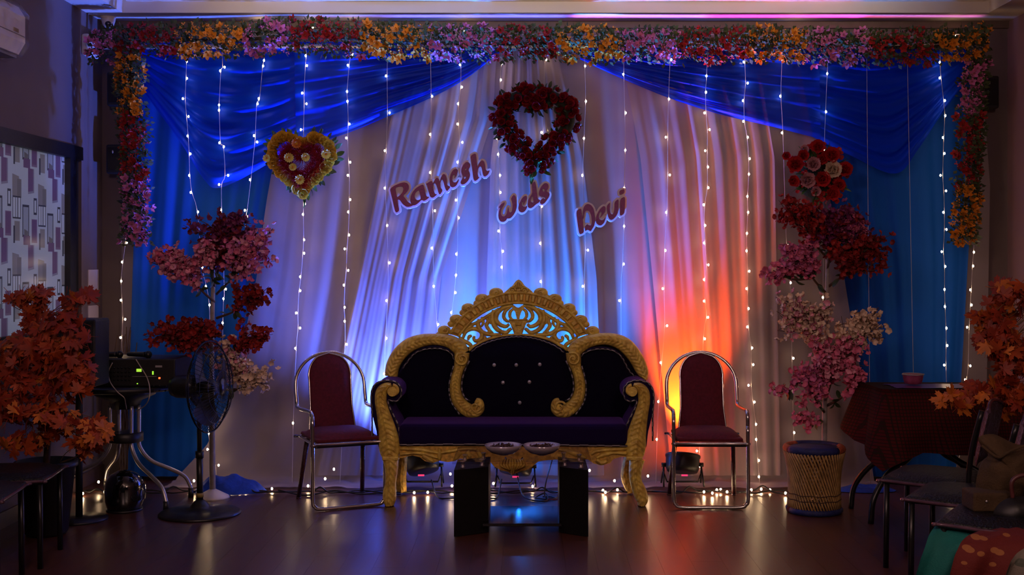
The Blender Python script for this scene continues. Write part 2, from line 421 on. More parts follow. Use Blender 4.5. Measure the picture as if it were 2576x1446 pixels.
# ------------------------------------------------------------------ curtains
def nz(x, y=0., s=0.):
    from mathutils import noise
    return noise.noise(Vector((x, y, s)))
M_sheer = cloth_mat('white_sheer', (.46, .39, .445), .25, .38)
M_blue = cloth_mat('blue_sheer', (.012, .15, .80), .10, .30)
M_blue2 = cloth_mat('blue_satin', (.002, .055, .95), .13, .30, rough=.45)
ZT = 2.93
def xof(px, Y=8.0): return (px - CX) / FOC * Y
def zof(py, Y=8.0): return EYE - (py - CY) / FOC * Y
def interp(tab, v):
    if v <= tab[0][0]: return tab[0][1]
    for (a, b), (c, d) in zip(tab, tab[1:]):
        if v <= c:
            t_ = (v - a) / (c - a); t_ = t_ * t_ * (3 - 2 * t_) if False else t_
            return b + (d - b) * t_
    return tab[-1][1]
def folds(u, z, s, f=1.0):
    w = u + .02 * nz(u * 3, z * .5, s)
    a = math.sin(w * 2 * PI * f + 1.7 * nz(u * 1.7, z * .25, s + 3))
    b = math.sin(w * 2 * PI * f * 2.3 + 2.0 + 2.0 * nz(u * 2.3, z * .4, s + 5))
    c = nz(u * f * 3.1, z * .35, s + 9)
    k = max(.12, .55 + 1.5 * nz(u * 1.3, z * .12, s + 20))
    return (.62 * (abs(a) ** .8 * (1 if a > 0 else -1)) + .16 * b) * k + .35 * c
LEFTB = [(zof(1225), xof(425)), (zof(1190), xof(455)), (zof(1120), xof(520)), (zof(1000), xof(580)), (zof(850), xof(615)), (zof(700), xof(645)), (zof(500), xof(672)), (zof(300), xof(705)), (zof(130), xof(735))]
RIGHTB = [(zof(1225), xof(2200)), (zof(1000), xof(2175)), (zof(700), xof(2125)), (zof(450), xof(2080)), (zof(130), xof(2040))]
LT = LEFTB[-1][1]; RT = RIGHTB[-1][1]
def white_xyz(u, v):
    # v: 0 top .. .94 floor line .. 1 front hem
    if v < .93:
        z = ZT + (.03 - ZT) * (v / .93)
    else: z = .03 - .018 * ((v - .93) / .07)
    dl = interp(LEFTB, z) - LT; dr = interp(RIGHTB, z) - RT
    x = LT + (RT - LT) * u + dl * (1 - u) ** 2.6 + dr * u ** 3
    amp = .017 + .014 * min(1, (ZT - z) / 1.5)
    y = 8.0 - amp * folds(u * 3.75, z * .6, 1.0, 3.4)
    if z < .4: y += (.4 - z) * (-.05) + .02 * nz(u * 30, z * 6, 4)
    if v >= .93:
        q = (v - .93) / .07
        y = y - q * (.22 + .05 * nz(u * 9, 2, 8)); z = .014 + .03 * abs(nz(u * 26, q * 3, 6)) * (1 - .4 * q)
    x += .008 * nz(u * 20, z * 2, 12)
    return (x, y, z)
cu = thing('white_curtain', 'wide white sheer curtain falling in folds across the middle of the stage', 'curtain', (0, 8.0, 0))
cm = MB().grid(white_xyz, 620, 90).build('panel', M_sheer, cu)
# overlapping inner panels, gathered at the top, as a second layer
def inner(pts_l, pts_r, s, name='overlay_panel', f=5, Y=7.955):
    def fn(u, v):
        z = ZT - .03 + (.06 - (ZT - .03)) * v
        a = interp(pts_l, z); b = interp(pts_r, z)
        return (a + (b - a) * u, Y - .016 * folds(u * 1.4, z * .6, s, f) * (.6 + .4 * v), z)
    n = int(abs(pts_r[0][1] - pts_l[0][1]) / .011) + 30
    return MB().grid(fn, n, 60).build(name, M_sheer, cu)
inner([(zof(1225), xof(790)), (zof(700), xof(905)), (zof(300), xof(985)), (zof(130), xof(1030))], [(zof(1225), xof(1060)), (zof(700), xof(1110)), (zof(300), xof(1240)), (zof(130), xof(1250))], 21)
inner([(zof(1225), xof(1215)), (zof(700), xof(1225)), (zof(400), xof(1235)), (zof(130), xof(1270))], [(zof(1225), xof(1520)), (zof(700), xof(1500)), (zof(400), xof(1465)), (zof(130), xof(1400))], 33)
inner([(zof(1225), xof(1690)), (zof(700), xof(1640)), (zof(400), xof(1610)), (zof(130), xof(1560))], [(zof(1225), xof(1960)), (zof(700), xof(1950)), (zof(400), xof(1945)), (zof(130), xof(1900))], 45)

def drape(name, label, pl, pr, Y, m, s, zt=ZT, amp=.02, f=4.5, zb=.03, nv=60):
    def fn(u, v):
        z = zt + (zb - zt) * v; a = interp(pl, z); b = interp(pr, z)
        return (a + (b - a) * u, Y - amp * folds(u * (pr[-1][1] - pl[-1][1]), z * .5, s, f), z)
    n = int(abs(pr[-1][1] - pl[-1][1]) / .009) + 12
    o = MB().grid(fn, n, nv).build(name, m, origin=None)
    return tag(o, label, 'curtain')
drape('blue_curtain', 'blue curtain hanging full height at the left end of the stage', [(0, xof(316, 8.08)), (ZT, xof(352, 8.08))], [(0, xof(640, 8.08)), (zof(700, 8.08), xof(665, 8.08)), (zof(450, 8.08), xof(715, 8.08)), (ZT, xof(790, 8.08))], 8.085, M_blue, 60)
drape('blue_curtain', 'blue curtain hanging full height at the right end, behind the checked table', [(0, xof(2165, 8.08)), (zof(700, 8.08), xof(2090, 8.08)), (ZT, xof(1960, 8.08))], [(0, xof(2405, 8.08)), (zof(600, 8.08), xof(2440, 8.08)), (ZT, xof(2445, 8.08))], 8.085, M_blue, 70)
drape('side_curtain', 'narrow white curtain edge left of the left blue curtain', [(0, xof(300, 8.15)), (ZT, xof(312, 8.15))], [(0, xof(345, 8.15)), (ZT, xof(362, 8.15))], 8.15, M_sheer, 80)
drape('side_curtain', 'narrow white curtain strip hanging beside the right wall, right of the blue curtain', [(0, xof(2388, 8.14)), (ZT, xof(2430, 8.14))], [(0, xof(2484, 8.14)), (zof(950), xof(2482, 8.14)), (zof(460), xof(2490, 8.14)), (zof(300), xof(2478, 8.14)), (ZT, xof(2440, 8.14))], 8.14, M_sheer, 90)

# blue swags over the top
def swag(name, label, top, low, Y, m, s, side):
    # cloth between an upper and a lower edge (pixel lists, same length), pleats running along it
    T = smooth([W(a, b, Y) for a, b in top], 10); B = smooth([W(a, b, Y) for a, b in low], 10)
    n = min(len(T), len(B)) - 1; nv = 44
    v, q = [], []
    mb = MB()
    def fn(u, w):
        i = u * n; k = min(int(i), n - 1); t_ = i - k
        a = T[k].lerp(T[k + 1], t_); b = B[k].lerp(B[k + 1], t_)
        p = a.lerp(b, w)
        pl = math.sin(w * 2 * PI * 6.5 + 2.5 * nz(u * 2, w * 3, s)) * .5 + .5 * math.sin(w * 2 * PI * 11 + 3 * nz(u * 3, w, s + 4))
        p.y -= (.006 + .024 * math.sin(PI * min(1, u * 1.15))) * pl + .01 * nz(u * 3, w * 2, s + 8)
        return p
    o = mb.grid(fn, n * 2, nv).build(name, m)
    return tag(o, label, 'curtain')
swag('blue_swag', 'bright blue cloth swag sweeping from top centre down to the left heart',
     [(1258, 112), (1150, 108), (1030, 106), (900, 105), (820, 105), (740, 105)], [(1258, 132), (1160, 205), (1060, 258), (940, 308), (850, 342), (745, 372)], 7.925, M_blue2, 3, -1)
swag('blue_swag', 'pointed dark blue cloth swag in the upper left corner',
     [(790, 106), (690, 106), (600, 106), (520, 106), (440, 106), (355, 106)], [(735, 372), (640, 430), (552, 472), (515, 452), (452, 355), (358, 225)], 7.94, M_blue2, 5, -1)
swag('blue_swag', 'blue cloth swag sweeping from top centre right to the round bouquet',
     [(1455, 115), (1560, 112), (1680, 112), (1800, 110), (1920, 110), (2060, 106)], [(1460, 150), (1570, 200), (1690, 250), (1810, 287), (1930, 315), (2065, 350)], 7.925, M_blue2, 8, 1)
swag('blue_swag', 'pointed dark blue cloth swag in the upper right corner',
     [(2000, 106), (2100, 106), (2200, 106), (2290, 106), (2370, 106), (2430, 106)], [(2045, 345), (2140, 392), (2250, 437), (2310, 375), (2372, 285), (2430, 205)], 7.94, M_blue2, 11, 1)

# cloth bunch on the floor
def heap(name, label, px, d, w, dd, h, m, s, cat='cloth'):
    c = Vector(((px - CX) / FOC * d, d, 0))
    def fn(u, v):
        a = 2 * PI * u; r = v
        x = c.x + w * r * math.cos(a) * (1 + .2 * nz(math.cos(a) * 2, math.sin(a) * 2, s)); y = c.y + dd * r * math.sin(a)
        z = .004 + max(0, h * (1 - r ** 2.2)) * (1 + .5 * nz(x * 9, y * 9, s)) + .012 * abs(nz(x * 30, y * 30, s)) * (1 - r)
        return (x, y, max(.003, z))
    return tag(MB().grid(fn, 60, 16).build(name, m, origin=None), label, cat)
heap('blue_cloth', 'bright blue cloth bunched on the floor between the fan and the left chair', 575, 7.68, .23, .10, .11, mat('blue_heap', (.004, .05, .42), .8, noise=.3, nscale=15, bump=.5, bscale=40), 2)
heap('blue_cloth', 'dark blue cloth lying on the floor right of the bamboo stool', 2175, 7.74, .20, .10, .035, _m['blue_heap'], 7)

# ------------------------------------------------------------------ fairy lights
bulb_me = meshdata(MB().ball((0, 0, 0), (.0060, .0060, .0078), 10, 6), 'bulb', M_bulb)
YS = 7.895
def light_string(xs_top, bulbs, label, bottom=None, Y=YS, top=118):
    pts = sorted(bulbs, key=lambda b: b[1])
    x0 = xs_top
    p0 = W(x0, top, Y)
    t_ = thing('light_string', label, 'string lights', p0, group=None)
    path = [W(x0, top, Y)]
    xs = [x0] + [q[0] for q in pts] + [bottom[0] if bottom else x0]
    for i, (bx, by) in enumerate(pts):
        path.append(W((xs[i] + xs[i + 1] * 2 + xs[i + 2]) / 4 + rnd.uniform(-1, 1), by, Y + rnd.uniform(-.003, .003)))
    if bottom: path.append(W(bottom[0], bottom[1], Y))
    MB().tube(smooth(path, 3), .0016, 5).build('wire', M_wire, t_)
    for (bx, by) in bulbs:
        b = W(bx, by, Y - .006); inst('bulb', bulb_me, t_, b)
        near = min(path, key=lambda q: (q - b).length)
        pass
    mb = MB()
    for (bx, by) in bulbs:
        b = W(bx, by, Y - .004); near = min(path[1:], key=lambda q: (q - b).length)
        mb.tube([near, b], .0012, 4)
    if bulbs: tag(mb.build('bulb_stalk', M_wire, t_), kind='stuff')
    return t_
def extra(last, lo, x, step=44):
    out = []; y = last + step
    while y < lo: out.append((x + rnd.uniform(-7, 7), y + rnd.uniform(-5, 5))); y += step
    return out
S = {
 467: ([(470,154),(470,197),(460,248),(474,293),(472,342),(479,387),(476,441),(480,484),(498,533),(509,672),(518,720),(527,767)], (530,900)),
 558: ([(565,169),(554,178),(551,264),(551,277),(552,359),(563,369),(574,441),(551,464),(556,528),(568,727),(562,751),(560,812)], (560,860)),
 665: ([(664,152),(662,166),(651,248),(648,261),(639,341),(647,357),(629,452),(616,529),(624,544)], (612,640)),
 770: ([(769,140),(772,165),(760,234),(771,261),(757,326),(767,513),(762,539),(765,603),(765,637),(755,696),(755,731),(745,787),(755,825),(743,876),(737,1064)], (735,1220)),
 878: ([(887,137),(875,164),(873,230),(874,255),(879,312),(871,347),(881,408),(875,441),(881,502),(876,533),(878,591),(867,626),(876,680),(865,717),(867,773),(867,808),(872,866),(862,906),(869,954),(858,995),(868,1043)], (855,1222)),
 975: ([(971,191),(980,284),(968,379),(968,473),(974,567),(980,661),(972,756),(972,851),(966,940)], (965,1222)),
 1080: ([(1082,150),(1087,242),(1082,338),(1082,434),(1094,530),(1086,624),(1091,720),(1102,816)], (1100,900)),
 1160: ([(1157,163),(1162,219),(1152,261),(1151,312),(1163,358),(1151,408),(1147,503),(1154,548),(1148,639),(1147,692),(1146,736),(1135,786)], (1130,900)),
 1260: ([(1262,160),(1260,201),(1250,348),(1253,388),(1258,441),(1259,484),(1254,581),(1265,632),(1262,672),(1264,738)], (1264,900)),
 1375: ([(1374,150),(1362,333),(1363,519),(1359,612),(1360,708)], (1372,900)),
 1470: ([(1472,166),(1474,255),(1469,348),(1465,441),(1468,534),(1479,629),(1466,720),(1472,812)], (1480,900)),
 1570: ([(1568,187),(1574,284),(1573,378),(1570,473),(1570,569),(1569,664),(1558,756)], (1565,1222)),
 1685: ([(1689,150),(1683,249),(1675,345),(1685,440),(1676,534),(1674,630),(1667,726),(1678,819),(1662,912),(1656,1010),(1652,1105)], (1650,1222)),
 1780: ([(1777,191),(1776,232),(1772,284),(1785,326),(1774,379),(1781,420),(1782,472),(1770,515),(1774,567),(1771,611),(1782,666),(1771,703),(1771,757),(1781,798),(1773,852),(1753,1134),(1760,1172)], (1765,1222)),
 1875: ([(1871,156),(1881,209),(1869,253),(1870,305),(1881,345),(1886,399),(1884,438),(1880,494),(1882,534),(1879,587),(1878,631),(1885,682),(1878,726),(1883,776),(1880,822),(1892,875),(1895,917),(1883,969),(1898,1011),(1902,1067),(1902,1105),(1909,1158),(1909,1199)], (1912,1225)),
 1970: ([(1968,149),(1963,242),(1967,334),(1981,617),(1989,711),(1996,901),(1990,995),(1998,1088)], (2000,1222)),
 2085: ([(2081,185),(2078,281),(2073,375),(2070,748),(2071,1115)], (2072,1130)),
 2180: ([], (2190,1222)),
 2282: ([], (2298,960)),
 2365: ([(2364,157),(2364,196),(2377,253),(2378,291),(2372,346),(2376,386),(2366,441),(2380,480),(2373,534),(2381,577),(2369,633),(2378,670),(2376,728),(2377,771),(2381,825),(2383,869),(2375,918)], (2382,1000)),
}
names = {467: 'leftmost, on the dark blue swag left of the tall blossom tree', 558: 'second from the left over the dark blue swag', 665: 'slanting down to the left over the blue swag, third from the left', 770: 'passing behind the yellow and red heart',
 878: 'just right of the yellow and red heart, down behind the left chair', 975: 'left of the first lettering, ending behind the sofa arm', 1080: 'passing behind the m of the first lettering', 1160: 'passing behind the last letters of the first lettering',
 1260: 'just left of the dark red heart wreath and through the middle lettering', 1375: 'seen through the opening of the dark red heart wreath', 1470: 'just right of the dark red heart wreath', 1570: 'passing by the dotted last letter of the right lettering',
 1685: 'on the left of the red glow, right of the sofa', 1780: 'falling behind the right chair in the red glow', 1875: 'long one on the right of the red glow', 1970: 'touching the left edge of the round bouquet',
 2085: 'falling behind the round bouquet and the right blossom tree', 2180: 'unlit, just right of the round bouquet', 2282: 'unlit, at the point of the right dark blue swag', 2365: 'long lit one at the right end of the blue curtain'}
for x_, (bl, bot) in S.items():
    light_string(x_, bl, 'fairy light string ' + names[x_], bot)
light_string(318, [(319,610),(307,659),(305,707),(304,755),(315,803),(303,849),(310,898)], 'fairy light string on the left edge of the blue curtain below the flower garland', (312,960), top=560, Y=7.86)
light_string(2452, [(2450,634),(2448,669),(2441,729),(2444,767),(2433,823),(2441,920),(2428,955)], 'fairy light string on the right edge of the blue curtain beside the white strip', (2425,1000), top=580, Y=7.86)
light_string(2425, [(2420,1140),(2395,1200)], 'short fairy light string below the checked table at the right', (2390,1225), top=1100, Y=7.9)
light_string(528, [(525,1033),(529,1044),(524,1055),(526,1090),(522,1130),(550,1170)], 'short fairy light string behind the pedestal fan', (545,1225), top=1000)
# warm spots above the top garland
tp = thing('light_string', 'fairy lights standing up above the top flower garland', 'string lights', W(1300, 78, 8.1))
bl = [(655,65),(787,68),(1167,80),(2003,80),(2402,88),(885,76)]
for b_ in bl: inst('bulb', bulb_me, tp, W(b_[0], b_[1], 8.1), scale=1.1)
MB().tube([W(300 + k * 45, 90 + 4 * math.sin(k * 1.3), 8.12) for k in range(49)], .002, 4).build('wire', M_wire, tp)
# floor string
fb = [(200,1238),(208,1241),(248,1212),(488,1209),(480,1219),(580,1217),(603,1225),(618,1234),(684,1229),(775,1222),(818,1204),(840,1180),(1042,1239),(1076,1238),(1133,1192),(1137,1222),(1241,1216),(1340,1223),(1483,1183),(1517,1233),(1523,1238),(1553,1232),(1546,1209),(1630,1197),(1771,1237),(1792,1240),(1803,1232),(1813,1231),(1829,1237),(1881,1238),(1890,1232),(1915,1230),(1937,1232),(1976,1240)]
def fl_pos(px, py):
    d = 7.66 if 1180 < py < 1262 else 7.7
    dd = FOC * (EYE - .02) / (py - CY)
    d = min(max(dd, 7.3), 7.72); p = W(px, py, d)
    p.z = max(p.z, .012); return p
fs = thing('light_string', 'long fairy light string with black cable lying along the floor under the curtain', 'string lights', (0, 7.66, 0))
for p in fb: inst('bulb', bulb_me, fs, fl_pos(*p), scale=1.15)
# two dark twisted flexes
for k in range(2):
    pts = []
    for i in range(90):
        px = 190 + i * 20.6
        pts.append(Vector(((px - CX) / FOC * 7.64, 7.63 + .035 * math.sin(i * .9 + k * 2) + .03 * nz(i * .3, k, 3), .009 + .009 * abs(math.sin(i * .53 + k * 1.4)) + (.03 if k and i % 9 == 3 else 0))))
    MB().tube(smooth(pts, 4), .0048, 6).build('flex', M_cable, fs)

# ------------------------------------------------------------------ lettering
def poly_px(pts, org, scl, Y): return [((org[0] + x / scl - CX) / FOC * Y, EYE - (org[1] + y / scl - CY) / FOC * Y) for x, y in pts]
def chaik(p, n=2):
    for _ in range(n):
        q = []
        for i in range(len(p)):
            a, b = p[i], p[(i + 1) % len(p)]
            q += [(a[0] * .8 + b[0] * .2, a[1] * .8 + b[1] * .2), (a[0] * .2 + b[0] * .8, a[1] * .2 + b[1] * .8)]
        p = q
    return p
M_glit = mat('maroon_glitter', (.25, .005, .022), .45, noise=.3, nscale=120)
def glitter():
    m = _m['maroon_glitter']; nt = m.node_tree; b = nt.nodes['Principled BSDF']
    tc = nt.nodes.new('ShaderNodeTexCoord'); vo = nt.nodes.new('ShaderNodeTexVoronoi'); vo.inputs['Scale'].default_value = 55
    nt.links.new(tc.outputs['Object'], vo.inputs['Vector'])
    lt = nt.nodes.new('ShaderNodeMath'); lt.operation = 'LESS_THAN'; lt.inputs[1].default_value = .10
    nt.links.new(vo.outputs['Distance'], lt.inputs[0]); nt.links.new(lt.outputs[0], b.inputs['Metallic'])
glitter()
M_foam = mat('white_foam_board', (.92, .84, .90), .6, noise=.04)
def offset_board(segs, polys, r, y0, y1, h=.0035):
    # one board whose outline stands a margin r outside all the letters (marching squares over the distance)
    import numpy as np
    A = np.array([q[0] for q in segs]); B = np.array([q[1] for q in segs])
    mn = A.min(0) - r - 3 * h; mx = A.max(0) + r + 3 * h
    nx = int((mx[0] - mn[0]) / h) + 1; nz_ = int((mx[1] - mn[1]) / h) + 1
    gx, gz = np.meshgrid(mn[0] + h * np.arange(nx), mn[1] + h * np.arange(nz_), indexing='ij')
    D = np.full(gx.shape, 9.0)
    for a, b in zip(A, B):
        d = b - a; L2 = max(1e-12, (d * d).sum())
        t = np.clip(((gx - a[0]) * d[0] + (gz - a[1]) * d[1]) / L2, 0, 1)
        D = np.minimum(D, np.hypot(gx - a[0] - t * d[0], gz - a[1] - t * d[1]))
    for Q in polys:
        ins = np.zeros(gx.shape, bool)
        for i in range(len(Q)):
            (xa, za), (xb, zb) = Q[i], Q[(i + 1) % len(Q)]
            if za == zb: continue
            c = ((za > gz) != (zb > gz)) & (gx < (xb - xa) * (gz - za) / (zb - za) + xa)
            ins ^= c
        D[ins] = 0
    F = r - D; mb = MB(); vid = {}
    def vert(k, x, z):
        if k not in vid:
            vid[k] = len(mb.v); mb.v.append(Vector((x, y0, z))); mb.v.append(Vector((x, y1, z)))
        return vid[k]
    def cr(i, j, i2, j2):
        f1, f2 = F[i, j], F[i2, j2]; t = f1 / (f1 - f2)
        k = ('e', min(i, i2), min(j, j2), i != i2)
        return vert(k, gx[i, j] + (gx[i2, j2] - gx[i, j]) * t, gz[i, j] + (gz[i2, j2] - gz[i, j]) * t)
    for i in range(nx - 1):
        for j in range(nz_ - 1):
            c = [(i, j), (i + 1, j), (i + 1, j + 1), (i, j + 1)]
            s_ = [F[q] > 0 for q in c]
            if not any(s_): continue
            loop = []; edge = []
            for k in range(4):
                p, q = c[k], c[(k + 1) % 4]
                if s_[k]: loop.append(vert(('c',) + p, gx[p], gz[p]))
                if s_[k] != s_[(k + 1) % 4]: e = cr(*p, *q); loop.append(e); edge.append(e)
            mb.f.append(loop); mb.mi.append(0); mb.sm.append(False)
            mb.f.append([v + 1 for v in loop][::-1]); mb.mi.append(0); mb.sm.append(False)
            if len(edge) == 2: mb.f.append([edge[0], edge[1], edge[1] + 1, edge[0] + 1]); mb.mi.append(0); mb.sm.append(True)
    return mb
def lettering(name, label, letters, org, scl, edge, Y=7.875):
    t_ = thing(name, label, 'lettering', W(org[0], org[1], Y))
    r = edge / scl / FOC * Y; segs = []; polys = []
    for key, outer, holes in letters:
        P = chaik(poly_px(outer, org, scl, Y), 2); H = [chaik(poly_px(h, org, scl, Y), 1) for h in holes]
        MB().solid(P, H, Y - .013, Y - .002).build('letter', M_glit, t_, fix=True)
        Q = chaik(poly_px(outer, org, scl, Y), 1); polys.append(Q)
        segs += [(Q[i], Q[(i + 1) % len(Q)]) for i in range(len(Q))]
    back = offset_board(segs, polys, r, Y, Y + .018)
    back.build('backing', M_foam, t_)
    return t_
LR = [('R', [(95,855),(180,790),(300,735),(400,712),(470,730),(503,785),(500,850),(450,930),(372,992),(430,1060),(480,1130),(545,1168),(600,1205),(520,1235),(450,1238),(370,1180),(310,1090),(258,1075),(270,1180),(300,1325),(215,1370),(160,1120),(120,960)], [[(210,825),(300,797),(365,800),(388,850),(370,920),(330,970),(250,1038),(230,950)]]),
 ('a', [(815,755),(740,780),(660,830),(580,920),(540,1010),(530,1100),(545,1168),(590,1210),(650,1195),(710,1150),(770,1085),(820,1112),(880,1085),(945,1025),(880,1020),(845,900)], [[(715,862),(640,930),(618,1000),(635,1060),(680,1095),(720,1090),(758,1065),(735,950)]]),
 ('m', [(860,750),(990,672),(1010,745),(1060,650),(1100,608),(1140,640),(1162,710),(1180,620),(1215,555),(1250,528),(1290,560),(1310,640),(1320,780),(1375,795),(1385,820),(1320,905),(1290,870),(1265,800),(1240,700),(1215,650),(1188,675),(1172,740),(1178,820),(1225,885),(1165,980),(1135,940),(1100,800),(1070,740),(1040,730),(1012,790),(1020,850),(1060,965),(1110,965),(1020,1045),(960,1030),(930,940),(900,790),(880,760)], []),
 ('e', [(1385,800),(1370,720),(1375,620),(1400,530),(1440,450),(1510,418),(1550,445),(1545,510),(1510,570),(1470,630),(1490,570),(1455,535),(1430,580),(1425,660),(1450,710),(1510,715),(1575,630),(1560,700),(1510,790),(1440,825)], []),
 ('s', [(1620,500),(1625,410),(1670,330),(1720,280),(1770,275),(1815,320),(1810,380),(1770,450),(1800,500),(1812,560),(1790,640),(1750,700),(1690,750),(1640,762),(1605,735),(1610,690),(1640,640),(1665,580),(1640,545)], [[(1690,440),(1715,400),(1740,430),(1720,455)], [(1680,590),(1710,590),(1725,615),(1692,642),(1672,620)]]),
 ('h', [(1820,140),(1930,85),(1945,200),(1965,410),(1980,340),(2020,270),(2070,240),(2110,265),(2130,340),(2140,440),(2180,475),(2235,450),(2200,540),(2130,595),(2090,570),(2070,480),(2055,390),(2020,365),(1985,420),(1965,490),(1985,600),(2015,600),(1965,660),(1910,688),(1880,640),(1860,480),(1840,300)], [])]
LW = [('w', [(155,865),(230,760),(335,698),(322,765),(265,850),(228,930),(220,1030),(255,1095),(315,1108),(375,1060),(405,950),(430,828),(440,900),(450,970),(490,1000),(535,965),(553,860),(548,720),(508,615),(545,545),(590,495),(640,560),(668,690),(672,840),(640,960),(570,1080),(490,1160),(425,1165),(395,1165),(370,1220),(300,1262),(210,1250),(165,1180),(150,1080),(165,980),(205,860)], []),
 ('e', [(705,880),(730,760),(790,640),(850,560),(910,525),(948,550),(945,620),(900,700),(840,800),(860,690),(840,675),(805,730),(810,790),(850,830),(910,835),(960,800),(955,860),(920,930),(870,980),(800,1000),(730,960)], []),
 ('d', [(1085,190),(1170,120),(1190,170),(1215,300),(1240,500),(1260,620),(1330,650),(1300,710),(1200,770),(1130,840),(1060,880),(985,860),(965,780),(980,660),(1030,570),(1100,460),(1095,330)], [[(1090,530),(1120,560),(1140,725),(1060,700),(1055,640)]]),
 ('s', [(1285,470),(1300,380),(1350,270),(1430,180),(1500,170),(1550,215),(1555,300),(1490,400),(1560,430),(1590,480),(1570,560),(1510,650),(1450,730),(1380,770),(1310,740),(1330,650),(1410,590),(1450,625),(1465,590),(1430,555),(1330,545),(1290,510)], [[(1380,345),(1420,320),(1450,355),(1445,410),(1400,415)]])]
LD = [('D', [(145,700),(285,625),(300,740),(330,930),(345,1120),(365,1290),(240,1345),(200,1100)], []),
 ('D2', [(332,930),(335,700),(360,600),(410,530),(480,512),(560,550),(620,640),(650,780),(665,960),(640,1100),(590,1180),(545,1255),(480,1215),(440,1215),(395,1250),(385,1130),(440,1055),(500,1090),(560,1090),(578,980),(560,820),(520,720),(450,680),(390,710),(368,800),(365,860)], []),
 ('e', [(675,960),(690,860),(740,740),(800,640),(880,570),(930,580),(945,640),(930,720),(880,790),(780,915),(830,800),(840,740),(815,710),(775,760),(757,850),(780,930),(840,955),(900,930),(955,850),(940,930),(900,1030),(830,1095),(760,1090),(700,1040)], []),
 ('v', [(970,575),(1065,460),(1060,580),(1060,700),(1080,770),(1120,800),(1160,760),(1185,640),(1185,460),(1295,370),(1290,560),(1280,740),(1240,830),(1170,910),(1110,950),(1050,930),(1010,850),(995,740)], []),
 ('i', [(1340,375),(1470,310),(1465,560),(1450,780),(1325,850),(1330,600)], []), ('dot', [(1315,155),(1450,108),(1450,220),(1320,275)], [])]
lettering('lettering', 'longest maroon glitter lettering cutout on white board, left of the heart wreath', LR, (970, 375), 8.507, 42)
lettering('lettering', 'smallest maroon glitter lettering cutout, just below the dark red heart wreath', LW, (1240, 445), 11.125, 52, Y=7.885)
lettering('lettering', 'four letter maroon glitter lettering cutout, right of and below the heart wreath', LD, (1435, 465), 10.7125, 50)

# ------------------------------------------------------------------ petals, flowers, leaves
def petal_pts(l, w, cup=.3, tip=1.0, base=.12):
    # pointed oval petal growing along +x, cupped upwards
    return [Vector((0, -base * w, 0)), Vector((0, base * w, 0)),
            Vector((l * .45, -w * .5, l * cup * .35)), Vector((l * .45, w * .5, l * cup * .35)), Vector((l * .5, 0, l * cup * .15)),
            Vector((l * .8, -w * .32 * tip, l * cup * .8)), Vector((l * .8, w * .32 * tip, l * cup * .8)), Vector((l, 0, l * cup * 1.1))]
PET_F = [(0, 2, 4), (0, 4, 1), (1, 4, 3), (2, 5, 4), (4, 6, 3), (4, 5, 7), (4, 7, 6)]
def add_petal(mb, M, l, w, cup, tip=1., mi=0):
    mb.add([M @ p for p in petal_pts(l, w, cup, tip)], PET_F, mi, True)
def RZ(a): return Matrix.Rotation(a, 4, 'Z')
def RY(a): return Matrix.Rotation(a, 4, 'Y')
def TR(x, y, z): return Matrix.Translation((x, y, z))
def lily_me(name, m, size=.032):
    mb = MB()
    for k in range(5): add_petal(mb, RZ(2 * PI * k / 5) @ TR(.002, 0, 0) @ RY(-.25 - .12 * (k % 2)), size, size * .72, .35, 1.0)
    for k in range(3): add_petal(mb, RZ(2 * PI * k / 3 + .4) @ TR(0, 0, .003) @ RY(-.9), size * .55, size * .4, .4, 1.0)
    mb.ball((0, 0, .004), .004, 5, 3, 1)
    return meshdata(mb, name, [m, M_lily_c])
M_lily_c = mat('flower_centre', (.55, .35, .06), .7, noise=.2)
def blossom_me(name, m, size=.0235):
    mb = MB()
    for k in range(5): add_petal(mb, RZ(2 * PI * k / 5) @ RY(-.3), size, size * .95, .35, 1.5)
    mb.ball((0, 0, .003), .0035, 5, 3, 1)
    return meshdata(mb, name, [m, M_blc])
M_blc = mat('blossom_centre', (.22, .03, .05), .7, noise=.2)
def rose_me(name, m, size=.036):
    mb = MB()
    for ring, (n, rr, tilt, l) in enumerate([(6, .004, -.55, 1.0), (5, .004, -.95, .82), (4, .003, -1.25, .66), (3, .002, -1.45, .5)]):
        for k in range(n): add_petal(mb, RZ(2 * PI * k / n + ring * .5) @ TR(rr, 0, .002 * ring) @ RY(tilt), size * l, size * .95 * l, .30, 1.9)
    return meshdata(mb, name, m)
def daisy_me(name, m, mc, size=.030):
    mb = MB()
    for k in range(14): add_petal(mb, RZ(2 * PI * k / 14) @ TR(.003, 0, .002 * (k % 2)) @ RY(-.22), size, size * .36, .25, 1.5)
    for k in range(9): add_petal(mb, RZ(2 * PI * k / 9) @ TR(.001, 0, .006) @ RY(-.7), size * .55, size * .28, .2, 1.5)
    mb.ball((0, 0, .008), (.008, .008, .005), 8, 4, 1)
    return meshdata(mb, name, [m, mc])
def leaf_me(name, m, l=.06, w=.026, cup=.15):
    mb = MB(); N = 6; vs = []; fs = []
    for i in range(N + 1):
        t = i / N; ww = w * .5 * math.sin(PI * min(1, t * .92 + .08)) ** .8 if i < N else 0
        z = l * cup * math.sin(t * PI * .8); vs += [(l * t, -ww, z + ww * .25), (l * t, 0, z), (l * t, ww, z + ww * .25)]
    for i in range(N):
        a = i * 3; fs += [(a, a + 3, a + 4, a + 1), (a + 1, a + 4, a + 5, a + 2)]
    mb.add(vs, fs, 0, True)
    return meshdata(mb, name, m)
def lily_in(mb, M, size, mi=0):
    for k in range(5): add_petal(mb, M @ RZ(2 * PI * k / 5) @ RY(-.25), size, size * .8, .35, 1.3, mi)
def orient(p, d, spin, sc_=1.):
    return TR(*p) @ Vector(d).to_track_quat('Z', 'Y').to_matrix().to_4x4() @ RZ(spin) @ Matrix.Scale(sc_, 4)
